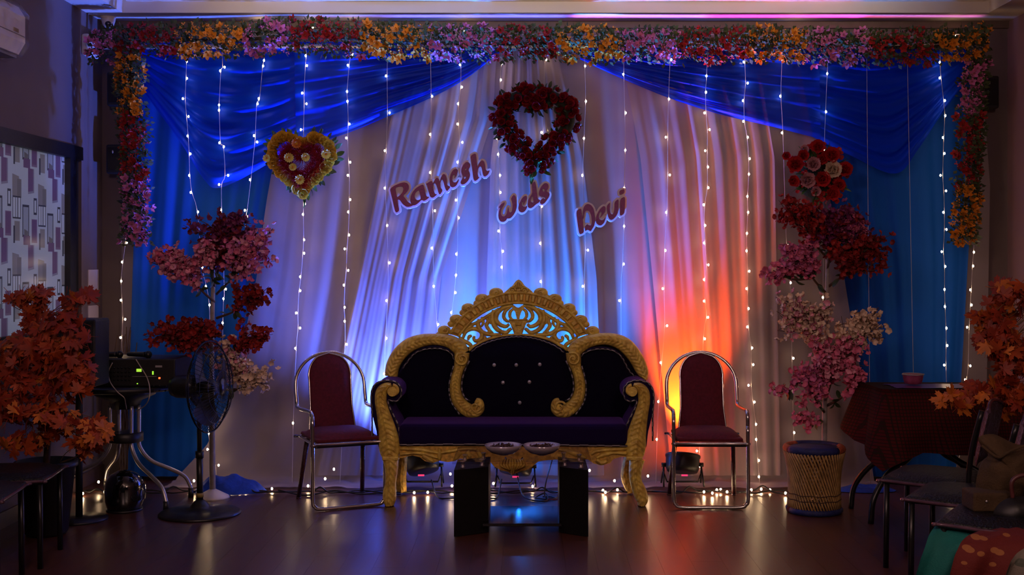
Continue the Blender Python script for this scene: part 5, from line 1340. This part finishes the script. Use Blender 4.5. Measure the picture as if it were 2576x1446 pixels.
for k in range(3):
    def bl_(u, v, k=k):
        a = 2 * PI * k / 3 + (v - .3) * 1.25 * (.6 + .4 * u); r_ = .04 + .19 * u * (1 - .10 * (2 * v - 1) ** 2)
        return hc + FM @ Vector((r_ * math.cos(a), r_ * math.sin(a), -.025 + .05 * v))
    MB().grid(bl_, 8, 8).build('blade', M_black, fan)
MB().lathe([(.001, -.05), (.04, -.05), (.042, .02), (.03, .03), (.001, .032)], hc, 20, 0, FM).build('hub', M_black, fan)
MB().tube([fc + Vector((0, 0, .10)), fc + Vector((0, 0, .125))], .0215, 12).build('label_band', mat('yellow_tape', (.30, .22, .05), .6, noise=.1), fan)

# ------------------------------------------------------------------ mixer stand
mc = Vector((-2.49, 7.36, 0)); ms = thing('cocktail_table', 'round black table on four bent steel legs at the left, holding the mixer', 'table', mc)
def prof(z): return z
MB().lathe([(.06, .665), (.14, .69), (.33, .700), (.345, .708), (.345, .728), (.33, .736), (.01, .737)], mc, 40).build('table_top', M_black, ms)
MB().lathe([(.075, .58), (.10, .63), (.18, .665), (.19, .70), (.05, .70)], mc, 28).build('bracket', M_black, ms)
for ex, ey, off in ((-.42, .02, (-.085, -.03)), (.33, -.26, (.055, -.05)), (.36, .16, (.085, .0)), (-.26, .40, (-.055, .05))):
    o = mc + Vector((off[0], off[1], 0)); e = mc + Vector((ex, ey, 0)); d = (e - o); k_ = d.normalized()
    pts = [o + Vector((0, 0, .60)), o + Vector((0, 0, .42)), o + Vector((0, 0, .34)) + d * .02, o + d * .22 + Vector((0, 0, .255)), o + d * .60 + Vector((0, 0, .19)), o + d * .88 + Vector((0, 0, .135)), e + Vector((0, 0, .06)), e + Vector((0, 0, .045))]
    l_ = MB().tube(smooth(pts, 7), .0125, 10).build('leg', M_alu, ms)
    MB().tube([e + Vector((0, 0, .0)), e + Vector((0, 0, .06))], .017, 10).build('rubber_foot', M_black, l_)
MB().lathe([(.10, .375), (.108, .38), (.108, .43), (.10, .435)], mc, 24).build('collar', M_black, ms)
# powered mixer
mx0 = Vector(((342 - CX) / FOC * 7.2, 7.2, .738)); mx_ = thing('audio_mixer', 'black audio mixer with green display and red lamp on the round table', 'mixer', mx0)
xL, xR_ = (232 - CX) / FOC * 7.12, (441 - CX) / FOC * 7.12
MB().rbox(xL, xR_, 7.12, 7.45, .739, .905, .008).build('case', M_black, mx_)
def face(px0, px1, py0, py1, m, nm, d=.004, Y=7.12):
    a = W(px0, py0, Y); b = W(px1, py1, Y); return MB().rbox(a.x, b.x, Y - d, Y + .004, b.z, a.z, min(.0012, abs(b.x - a.x) * .2)).build(nm, m, mx_)
face(343.5, 356, 927.5, 935, mat('green_display', (.4, .7, .1), .5, emit=(.50, 1.0, .06), estr=.75), 'display')
for k in range(3): face(383, 386.5, 933.5 + k * 3, 936 + k * 3, mat('green_led', (.3, .8, .1), .5, emit=(.4, 1.0, .05), estr=1.2), 'level_light')
face(399, 403.5, 948.5, 953, mat('red_led', (1, .1, .05), .5, emit=(1.0, .10, .02), estr=3), 'power_light')
face(344.5, 347, 963.5, 966, _m['green_led'], 'signal_light'); face(391, 408, 919, 924, mat('grey_badge', (.35, .33, .33), .5, noise=.1), 'badge'); face(333, 394, 946.3, 947.3, _m['grey_badge'], 'line')
for r_ in range(4):
    for k in range(9):
        p = W(250 + k * 9.5, 925 + r_ * 10, 7.118); MB().lathe([(.006, 0), (.006, .008), (.003, .010)], p, 8, 0, Matrix.Rotation(R(90), 3, 'X')).build('knob', M_blackm, mx_)
for r_ in range(2):
    for k in range(4):
        p = W(372 + k * 15, 970 + r_ * 12, 7.118); MB().lathe([(.006, 0), (.006, .008), (.003, .010)], p, 8, 0, Matrix.Rotation(R(90), 3, 'X')).build('knob', M_blackm, mx_)
m_cab = mat('white_cable', (.50, .42, .34), .5, noise=.1)
cable('thin white cable curving down the left front of the mixer', [W(283, 912, 7.1) , W(273, 935, 7.09), W(277, 960, 7.08), W(295, 985, 7.0), W(312, 1000, 6.98), W(316, 1016, 7.1), W(318, 1028, 7.24)], .0030, m_cab)
cable('thin white cable curving down the right front of the mixer', [W(342, 904, 7.1), W(352, 920, 7.09), W(370, 950, 7.08), W(377, 980, 7.0), W(374, 1005, 6.98), W(362, 1022, 7.1), W(342, 1034, 7.22)], .0030, m_cab)
for (px, lab, rot) in ((275, 'black microphone lying on the left of the mixer top', .1), (352, 'black microphone lying on the right of the mixer top', -.35)):
    o = Vector(((px - CX) / FOC * 7.2, 7.2, .925)); t_ = thing('microphone', lab, 'microphone', o)
    d = Vector((math.cos(rot), math.sin(rot), 0)); Mm = d.to_track_quat('Z', 'Y').to_matrix()
    MB().lathe([(.010, -.09), (.013, -.08), (.016, .03), (.018, .04)], o, 14, 0, Mm).build('handle', M_black, t_)
    MB().ball(o + d * .06, .023, 12, 8).build('grille', M_blackm, t_)
# black loudspeaker cabinet behind, on its own stand
lx0, lx1 = (118 - CX) / FOC * 6.74, (240 - CX) / FOC * 6.74
M_cabn = mat('speaker_cabinet', (.012, .014, .020), .55, noise=.2, bump=.2, bscale=200)
ls = thing('loudspeaker', 'tall dark loudspeaker standing behind the maple tree below the patterned window', 'speaker', ((lx0 + lx1) / 2, 6.86, 0))
MB().rbox(lx0, lx1, 6.74, 6.97, .775, 1.158, .012).build('cabinet', M_cabn, ls)
MB().rbox(lx0 + .02, lx1 - .02, 6.732, 6.742, .80, 1.13, .003).build('grille', M_black, ls)
lc = ls.location; MB().tube([lc + Vector((0, 0, .015)), lc + Vector((0, 0, .79))], .02, 10).build('pole', M_black, ls)
MB().lathe([(.16, 0), (.16, .012), (.03, .02)], lc, 24).build('base', M_black, ls)
# round glossy black helmet on the floor
hp = Vector(((313 - CX) / FOC * 7.12, 7.12, 0)); hb = thing('helmet', 'round glossy black helmet on the floor under the mixer table', 'helmet', hp)
M_gl = mat('gloss_black', (.004, .004, .005), .08, spec=.8, coat=1.0, noise=.1)
MB().lathe([(.085, .0), (.098, .01), (.112, .06), (.118, .12), (.108, .175), (.080, .215), (.04, .236), (.004, .242)], hp, 32).build('shell', M_gl, hb)
def vis(u, v):
    a = R(-70 + 110 * u); z = .07 + .09 * v; r_ = .122 + .003 * math.sin(PI * v)
    return hp + Vector((r_ * math.cos(a), r_ * math.sin(a), z))
MB().grid(vis, 16, 6).build('visor', mat('visor_black', (.01, .01, .014), .04, spec=1, noise=.1), hb)
MB().lathe([(.100, 0), (.104, .0), (.106, .014), (.100, .014)], hp, 32).build('rubber_edge', M_black, hb)

# ------------------------------------------------------------------ black banquet chairs in the foreground
M_gliB = mat('black_glitter', (.005, .005, .006), .38, spec=.35, bump=.8, bscale=90)
M_crk = mat('crackle_fabric', (.012, .014, .02), .4, bump=.6, bscale=80)
def crackle():
    nt = _m['crackle_fabric'].node_tree; b = nt.nodes['Principled BSDF']; tc = nt.nodes.new('ShaderNodeTexCoord')
    vo = nt.nodes.new('ShaderNodeTexVoronoi'); vo.feature = 'DISTANCE_TO_EDGE'; vo.inputs['Scale'].default_value = 42; nt.links.new(tc.outputs['Object'], vo.inputs['Vector'])
    r = nt.nodes.new('ShaderNodeValToRGB'); r.color_ramp.elements[0].color = (.16, .17, .26, 1); r.color_ramp.elements[1].position = .06; r.color_ramp.elements[1].color = (.008, .008, .012, 1)
    nt.links.new(vo.outputs['Distance'], r.inputs['Fac']); nt.links.new(r.outputs[0], b.inputs['Base Color'])
crackle()
M_edge = mat('purple_piping', (.10, .05, .08), .2, .2, noise=.2)
def black_chair(label):
    t_ = thing('stacking_chair', label, 'chair', (0, 0, 0))
    def seat(u, v):
        x = 2 * u - 1; y = 2 * v - 1; k_ = max(abs(x), abs(y)); th_ = math.atan2(y, x); sq = lambda a: math.copysign(abs(a) ** .5, a)
        return (.215 * k_ * sq(math.cos(th_)), .215 * k_ * sq(math.sin(th_)), .435 + .030 * (1 - k_ ** 5) + .0)
    mb = MB().grid(seat, 22, 22); mb.rbox(-.213, .213, -.213, .213, .408, .44, .012); mb.build('seat', M_gliB, t_)
    MB().tube(smooth([(-.212, -.19, .424), (-.19, -.213, .424), (.19, -.213, .424), (.212, -.19, .424), (.212, .20, .424), (-.212, .20, .424)], 5, closed=True), .008, 6, closed=True).build('piping', M_edge, t_)
    for x, y, zt_ in ((-.19, -.19, .42), (.19, -.19, .42)):
        MB().tube([(x, y, zt_), (x * 1.02, y * 1.02, .0)], .014, 8).build('leg', M_blackm, t_)
    for x in (-.19, .19):
        MB().tube(smooth([(x, .24, 0), (x, .20, .25), (x, .19, .43), (x, .205, .60), (x, .25, .79)], 4), .013, 8).build('leg', M_blackm, t_)
    def bk(s_):
        def f(u, v):
            x = .20 * (2 * u - 1) * (1 - .10 * v * v); z = .52 + .30 * v - .035 * v * (2 * u - 1) ** 2; y = .205 + .055 * v + s_ * .018 * (1 - (2 * u - 1) ** 6) * (1 - (2 * v - 1) ** 6) + .02 * (2 * u - 1) ** 2
            return (x, y, z)
        return f
    mb = MB(); mb.grid(bk(-1), 12, 14); mb.grid(bk(1), 12, 14); mb.build('backrest', M_crk, t_)
    MB().tube([bk(0)(k / 12, 1) for k in range(13)], .009, 6).build('top_trim', M_edge, t_)
    return t_
bc = black_chair('black stacking chair with glittery seat, the one furthest from the camera at the lower right')
def putc(o, px, d, rz, label):
    o.location = ((px - CX) / FOC * d, d, 0); o.rotation_euler.z = R(rz); o['label'] = label; o['group'] = 'black glitter-seat chairs in the foreground'
# local -y is the front; these face away from the camera to the left
first = bc
c2 = copy_tree(bc); c3 = copy_tree(bc); c4 = copy_tree(bc); c5 = copy_tree(bc)
def putw(o, x, y, rz, label): putc(o, x * FOC / y + CX, y, rz, label)
putw(bc, 2.0, 5.85, 238, 'black glitter-seat stacking chair at the lower right, furthest from the camera')
putw(c2, 1.97, 5.38, 238, 'black glitter-seat stacking chair at the lower right, second from the checked table')
putw(c3, 1.94, 4.88, 238, 'black stacking chair in the lower right corner, under the cloths and the khaki bag')
putw(c4, -2.58, 5.93, 98, 'black glitter-seat stacking chair at the lower left, next to the maple pot')
putw(c5, -2.57, 5.44, 98, 'black glitter-seat stacking chair at the lower left, cut off by the frame')

# ------------------------------------------------------------------ checked table
def check_mat():
    m = bpy.data.materials.new('checked_cloth'); m.use_nodes = True; nt = m.node_tree; b = nt.nodes['Principled BSDF']; L = nt.links.new
    tc = nt.nodes.new('ShaderNodeUVMap') if False else nt.nodes.new('ShaderNodeTexCoord'); sp = nt.nodes.new('ShaderNodeSeparateXYZ'); L(tc.outputs['Object'], sp.inputs[0])
    def M(op, a, bb):
        n = nt.nodes.new('ShaderNodeMath'); n.operation = op
        for i, v in enumerate((a, bb)):
            if isinstance(v, (int, float)): n.inputs[i].default_value = v
            else: L(v, n.inputs[i])
        return n.outputs[0]
    f1 = M('LESS_THAN', M('FRACT', M('MULTIPLY', M('ADD', sp.outputs['X'], sp.outputs['Y']), 52.), 0), .32)
    f2 = M('LESS_THAN', M('FRACT', M('MULTIPLY', sp.outputs['Z'], 52.), 0), .32)
    s = M('ADD', f1, f2); r = nt.nodes.new('ShaderNodeValToRGB'); r.color_ramp.interpolation = 'CONSTANT'
    e = r.color_ramp.elements; e[0].color = (.075, .007, .008, 1); e[1].position = .4; e[1].color = (.030, .008, .007, 1); e.new(.9).color = (.018, .014, .006, 1)
    L(M('MULTIPLY', s, .5), r.inputs[0]); L(r.outputs[0], b.inputs['Base Color']); b.inputs['Roughness'].default_value = .85; b.inputs['Specular IOR Level'].default_value = .15
    return m
M_chk = check_mat()
A = (1.985, 7.16); B = (2.03, 6.78); x2 = 2.80; zt_ = .76
tb = thing('side_table', 'table with curved black legs at the right, covered by a checked cloth', 'table', (2.4, 6.97, 0))
MB().rbox(2.05, 2.75, 6.83, 7.12, .725, .750, .006).build('table_top', M_black, tb)
for (dx, dy) in ((-1, -1), (-1, 1), (1, -1), (1, 1)):
    c0 = Vector((2.32, 6.97, 0)) + Vector((dx * .05, dy * .05, 0))
    pts = [c0 + Vector((0, 0, .73)), c0 + Vector((0, 0, .50)), c0 + Vector((dx * .02, dy * .02, .42)), c0 + Vector((dx * .10, dy * .06, .34)), c0 + Vector((dx * .22, dy * .11, .27)), c0 + Vector((dx * .31, dy * .15, .14)), c0 + Vector((dx * .33, dy * .16, .0))]
    MB().tube(smooth(pts, 6), .017, 8).build('leg', M_blackm, tb)
MB().tube([Vector((2.32, 6.97, .46)), Vector((2.32, 6.97, .52))], .09, 16).build('collar', M_black, tb)
# the cloth: top plus hanging skirt with folded corners
pts_top = [(1.985, 7.165), (2.03, 6.775), (2.44, 6.765), (2.80, 6.775), (2.80, 7.165), (2.40, 7.17)]
rim = smooth([Vector((x, y, 0)) for x, y in [(1.985, 7.165), (2.005, 6.97), (2.03, 6.775), (2.24, 6.768), (2.44, 6.765), (2.62, 6.768), (2.80, 6.775), (2.80, 6.97), (2.80, 7.165), (2.6, 7.168), (2.4, 7.17), (2.2, 7.168)]], 6, closed=True)
n = len(rim); drops = [.24, .34, .46, .35, .36, .38, .45, .32, .40, .3, .3, .3]
mb = MB(); cen = Vector((2.4, 6.97, zt_)); NV = 10
mb.v.append(cen)
for p in rim: mb.v.append(Vector((p.x, p.y, zt_)))
for i in range(n): mb.f.append([0, 1 + i, 1 + (i + 1) % n]); mb.mi.append(0); mb.sm.append(False)
for j in range(1, NV + 1):
    v = j / NV
    for i, p in enumerate(rim):
        u = i / n * 12; k = int(u) % 12; t = u - int(u); dr = drops[k] * (1 - t) + drops[(k + 1) % 12] * t
        d = Vector((p.x - 2.4, (p.y - 6.97) * 2.0, 0)).normalized()
        flare = .05 * v + .018 * math.sin(i * .9) * v
        if p.x < 2.0 and p.y > 7.0: flare += .045 * v
        mb.v.append(Vector((p.x, p.y, zt_ - .004)) + d * (flare + .006) - Vector((0, 0, dr * v)))
for j in range(NV):
    for i in range(n):
        a = 1 + j * n + i; b = 1 + j * n + (i + 1) % n; mb.f.append([a, b, b + n, a + n]); mb.mi.append(0); mb.sm.append(True)
tag(mb.build('tablecloth', M_chk, None, origin=(2.4, 6.97, zt_)), 'dark red checked tablecloth hanging over the right side table', 'tablecloth')
M_pk = mat('pink_dish', (.30, .06, .14), .35, noise=.2, nscale=40); M_pk2 = mat('pink_sheet', (.22, .06, .20), .3, noise=.2)
mt = W(2330, 968, 6.95); 
o = MB().grid(lambda u, v: (2.10 + .55 * u + .03 * nz(v * 4, 1, 2), 6.80 + .24 * v, .7635 + .005 * abs(nz(u * 8, v * 5, 3))), 20, 8).build('place_mat', M_pk2, origin=(2.3, 6.9, .763)); tag(o, 'purple plastic sheet lying on the checked tablecloth', 'mat')
dcx = (2297 - CX) / FOC * 6.95
MB_ = MB().lathe([(.03, .0), (.05, .004), (.058, .03), (.062, .055), (.064, .058), (.058, .056), (.05, .012), (.004, .008)], (dcx, 6.95, .771), 8)
t_ = thing('dish', 'small pink patterned box-shaped dish on the checked tablecloth', 'dish', (dcx, 6.95, .771)); MB_.build('bowl', M_pk, t_)
MB().tube([Vector((dcx + .063 * math.cos(k * PI / 4), 6.95 + .063 * math.sin(k * PI / 4), .771 + .058)) for k in range(8)], .004, 6, closed=True).build('rim', _m['grey_badge'], t_)

# ------------------------------------------------------------------ bag and cloths on the right chairs
M_khaki = mat('khaki_canvas', (.055, .030, .010), .85, noise=.25, nscale=14, bump=.4, bscale=120)
def blob(outline, Y, dep, name, m, par=None, seed=0, wr=.006):
    P = [Vector((p.x, p.z)) for p in smooth([W(a, b, Y) for a, b in outline], 5, closed=True)]; c = sum(P, Vector((0, 0))) / len(P); k = len(P); n = 8; mb = MB()
    for sgn in (-1, 1):
        o = len(mb.v)
        for r_ in range(n):
            t = r_ / n
            for p in P:
                q = p.lerp(c, t); h = dep * (1 - (1 - t) ** 3) + wr * nz(q.x * 26, q.y * 26, seed) * (t > 0)
                mb.v.append(Vector((q.x, Y + sgn * h, q.y)))
        mb.v.append(Vector((c.x, Y + sgn * dep, c.y)))
        for r_ in range(n - 1):
            for i in range(k):
                a = o + r_ * k + i; b = o + r_ * k + (i + 1) % k; mb.f.append([a, b, b + k, a + k]); mb.mi.append(0); mb.sm.append(True)
        for i in range(k): mb.f.append([o + (n - 1) * k + i, o + (n - 1) * k + (i + 1) % k, o + n * k]); mb.mi.append(0); mb.sm.append(True)
    return mb.build(name, m, par, fix=True)
bg = thing('shoulder_bag', 'khaki canvas bag resting on the second black chair at the lower right', 'bag', W(2530, 1245, 5.0))
BY = 5.0
blob([(2462, 1100), (2500, 1092), (2560, 1118), (2620, 1120), (2640, 1200), (2630, 1262), (2540, 1272), (2470, 1262), (2455, 1215), (2470, 1165), (2488, 1140), (2470, 1122)], 5.0, .085, 'body', M_khaki, bg, 3, .012)
MB().tube(smooth([W(2470, 1120, 4.93), W(2510, 1150, 4.91), W(2540, 1135, 4.90), (W(2600, 1112, 4.92))], 5), .006, 6, flat=.4).build('seam', _m['khaki_canvas'], bg)
a = W(2440, 1236, 4.9); b = W(2545, 1262, 4.9)
MB().rbox(a.x, b.x, 4.86, 5.0, b.z - .035, a.z, .01).build('strap', M_khaki, bg)
MB().ball(W(2482, 1261, 4.856), (.006, .004, .006), 8, 5).build('stud', M_alu, bg)
hbg = thing('handbag', 'small black handbag with a brown handle at the right edge, before the khaki bag', 'bag', W(2555, 1310, 4.82))
blob([(2500, 1285), (2530, 1255), (2580, 1248), (2640, 1260), (2640, 1315), (2560, 1325), (2510, 1315)], 4.82, .06, 'body', M_black, hbg, 5)
MB().tube(smooth([W(2548, 1255, 4.82), W(2545, 1215, 4.82), W(2562, 1198, 4.82), W(2590, 1200, 4.82), W(2598, 1255, 4.82)], 6), .009, 8).build('handle', mat('brown_leather', (.08, .02, .02), .4, noise=.2), hbg)
def clothm(name, base, spots=None, sc_=9, th_=.3):
    m = mat(name, base, .8, noise=.15, nscale=12, bump=.3, bscale=150)
    if spots:
        nt = m.node_tree; b = nt.nodes['Principled BSDF']; L = nt.links.new
        tc = nt.nodes.new('ShaderNodeTexCoord'); mp = nt.nodes.new('ShaderNodeMapping'); mp.inputs['Rotation'].default_value = (0, .6, 0); mp.inputs['Scale'].default_value = (1.0, .6, 1.6); L(tc.outputs['Object'], mp.inputs[0])
        vo = nt.nodes.new('ShaderNodeTexVoronoi'); vo.inputs['Scale'].default_value = sc_; L(mp.outputs[0], vo.inputs['Vector'])
        lt = nt.nodes.new('ShaderNodeMath'); lt.operation = 'LESS_THAN'; lt.inputs[1].default_value = th_; L(vo.outputs['Distance'], lt.inputs[0])
        mx = nt.nodes.new('ShaderNodeMix'); mx.data_type = 'RGBA'; L(lt.outputs[0], mx.inputs[0]); mx.inputs[6].default_value = (*base, 1); mx.inputs[7].default_value = (*spots, 1)
        L(mx.outputs[2], b.inputs['Base Color'])
    return m
def drape2(lft, rgt, name, label, m, seed, th=.012):
    L_ = smooth(lft, 6); R_ = smooth(rgt, 6); n = min(len(L_), len(R_)) - 1
    def fn(off):
        def f(u, v):
            i = v * n; k = min(int(i), n - 1); t = i - k; a = L_[k].lerp(L_[k + 1], t); b = R_[k].lerp(R_[k + 1], t); p = a.lerp(b, u)
            p.y -= .05 * math.sin(PI * min(1, v * 1.2)) * .4 + .018 * math.sin(u * 14 + seed + v * 2) * v + off; p.z += .008 * nz(u * 6, v * 6, seed)
            return p
        return f
    mb = MB().grid(fn(0), 30, n * 2); mb.grid(fn(-th), 30, n * 2)
    o = mb.build(name, m, None, origin=tuple(L_[0])); return tag(o, label, 'cloth')
M_teal = clothm('teal_cloth', (.001, .13, .115)); M_redf = clothm('red_petal_cloth', (.12, .008, .005), (.30, .11, .03), 17, .30); M_gryf = clothm('grey_floral_cloth', (.17, .15, .12), (.07, .08, .06), 14, .33)
drape2([W(2415, 1288, 4.98), W(2350, 1322, 4.86), W(2325, 1370, 4.80), W(2308, 1430, 4.77), W(2290, 1520, 4.77)], [W(2600, 1275, 4.98), W(2560, 1310, 4.80), W(2520, 1360, 4.72), W(2500, 1440, 4.70), W(2490, 1520, 4.70)], 'teal_cloth', 'teal cloth draped over the chair in the lower right corner', M_teal, 1)
drape2([W(2475, 1335, 4.70), W(2430, 1350, 4.64), W(2408, 1385, 4.60), W(2395, 1440, 4.58), W(2385, 1520, 4.58)], [W(2660, 1300, 4.70), W(2650, 1340, 4.60), W(2640, 1380, 4.54), W(2630, 1440, 4.52), W(2620, 1520, 4.52)], 'red_cloth', 'dark red cloth printed with golden petals at the lower right', M_redf, 4)
drape2([W(2590, 1372, 4.42), W(2550, 1395, 4.40), W(2535, 1430, 4.38), W(2525, 1520, 4.38)], [W(2680, 1360, 4.40), W(2680, 1400, 4.36), W(2680, 1430, 4.34), W(2680, 1520, 4.34)], 'grey_cloth', 'grey floral cloth in the bottom right corner', M_gryf, 8)

# ------------------------------------------------------------------ wall fittings
def wall_speaker(px0, px1, py0, py1, label, Y=8.20):
    a = W(px0, py0, Y - .16); b = W(px1, py1, Y - .16); c = Vector(((a.x + b.x) / 2, Y, (a.z + b.z) / 2))
    t_ = thing('wall_speaker', label, 'speaker', c, group='small black wall speakers')
    MB().rbox(a.x, b.x, Y - .16, Y - .03, b.z, a.z, .012).build('cabinet', M_black, t_)
    MB().rbox(a.x + .012, b.x - .012, Y - .166, Y - .158, b.z + .02, a.z - .02, .003).build('grille', M_blackm, t_)
    MB().box(c.x - .02, c.x + .02, Y - .04, YB + .005, c.z - .03, c.z + .03).build('bracket', M_blackm, t_)
    MB().ball(Vector((c.x - .01, Y - .168, a.z - .05)), (.006, .003, .012), 8, 4).build('badge', M_alu, t_)
wall_speaker(268, 312, 180, 266, 'black wall speaker left of the yellow garland, upper of the two on the left')
wall_speaker(266, 310, 363, 436, 'black wall speaker left of the red garland, lower of the two on the left')
wall_speaker(2470, 2514, 190, 272, 'black wall speaker at the upper right beside the hanging garland')
# dome camera hanging from the ceiling border
dc = Vector(((270 - CX) / FOC * 8.05, 8.07, ZC)); t_ = thing('dome_camera', 'white dome security camera under the ceiling at the upper left', 'camera', dc)
MB().lathe([(.048, -.012), (.05, 0)], dc, 24).build('mount', M_white, t_)
MB().lathe([(.004, -.075), (.022, -.070), (.036, -.055), (.044, -.030), (.046, -.012), (.046, -.008)], dc, 24).build('housing', M_white, t_)
MB().ball(dc + Vector((.008, -.028, -.050)), (.022, .018, .022), 12, 8).build('lens', M_gl, t_)
a = W(213, 92, 7.95); b = W(236, 146, 7.95)
t_ = thing('wall_box', 'small rounded white box on the left wall at the end of the top garland', 'box', (XL, 7.95, (a.z + b.z) / 2))
MB().rbox(XL - .002, XL + .055, 7.83, 8.02, b.z, a.z, .018).build('case', M_white, t_)
MB().rbox(XL + .050, XL + .058, 7.86, 7.99, b.z + .02, a.z - .02, .003).build('cover', M_white, t_)
# air conditioner wrapped in plastic on the left wall
ac = thing('air_conditioner', 'white air conditioner wrapped in clear plastic on the left wall', 'air conditioner', (XL, 6.2, 2.72))
pr = [(XL, 2.62), (XL + .10, 2.575), (XL + .19, 2.60), (XL + .225, 2.66), (XL + .225, 2.80), (XL + .19, 2.855), (XL, 2.865)]
def prism(pr, y0, y1, mi=0):
    mb = MB(); n = len(pr); mb.v += [Vector((x, y0, z)) for x, z in pr] + [Vector((x, y1, z)) for x, z in pr]
    for i in range(n): mb.f.append([i, (i + 1) % n, n + (i + 1) % n, n + i]); mb.mi.append(mi); mb.sm.append(False)
    mb.f.append(list(range(n))[::-1]); mb.f.append([n + i for i in range(n)]); mb.mi += [mi, mi]; mb.sm += [False, False]
    return mb
prism(pr, 5.55, 6.43).build('case', mat('ac_white', (.78, .75, .80), .35, noise=.03), ac, fix=True)
MB().box(XL + .10, XL + .20, 5.60, 6.38, 2.572, 2.585).build('louvre', mat('ac_grey', (.16, .15, .18), .4, noise=.1), ac)
MB().box(XL + .224, XL + .228, 5.57, 6.42, 2.690, 2.694).build('panel_seam', _m['ac_grey'], ac)
MB().box(XL + .2245, XL + .229, 6.28, 6.34, 2.70, 2.72).build('badge', M_chrome, ac)
prw = [(XL + .0, 2.60), (XL + .11, 2.56), (XL + .20, 2.588), (XL + .240, 2.655), (XL + .24, 2.81), (XL + .20, 2.87), (XL, 2.885)]
def wrap(u, v):
    i = v * (len(prw) - 1); k = min(int(i), len(prw) - 2); t = i - k; x = prw[k][0] * (1 - t) + prw[k + 1][0] * t; z = prw[k][1] * (1 - t) + prw[k + 1][1] * t
    y = 5.54 + .90 * u
    return (x + .008 * nz(y * 14, z * 18, 3) + .002, y, z + .006 * nz(y * 20, z * 9, 7))
MB().grid(wrap, 50, 30).build('plastic_wrap', glass('clear_wrap', (.93, .93, .95), .12), ac)
# paper notices / switch plates on the left wall near the corner
for k, (py0, py1, lab) in enumerate(((678, 745, 'upper white paper notice on the left wall near the corner'), (768, 842, 'lower white paper notice on the left wall near the corner'))):
    Yp0, Yp1 = 7.955, 8.14
    z0 = EYE - (py1 - CY) / FOC * 8.05; z1 = EYE - (py0 - CY) / FOC * 8.05
    tag(MB().box(XL - .0, XL + .004, Yp0, Yp1, z0, z1).build('notice', mat('paper', (.55, .48, .50), .7, noise=.05), None, origin=(XL, 8.05, z0)), lab, 'notice')
# dried twigs in front of the wall at the left
tw = thing('dry_twigs', 'bare brown dried twigs standing between the loudspeaker and the curtain', 'twigs', (-2.72, 8.0, 0))
for k in range(9):
    x = -2.73 + rnd.uniform(-.03, .03); pts = [Vector((x, 8.02, 0))]
    for q in range(1, 6): pts.append(pts[-1] + Vector((rnd.uniform(-.02, .03), rnd.uniform(-.01, .01), rnd.uniform(.17, .23))))
    MB().tube(smooth(pts, 3), .003, 5).build('twig', M_stem, tw)
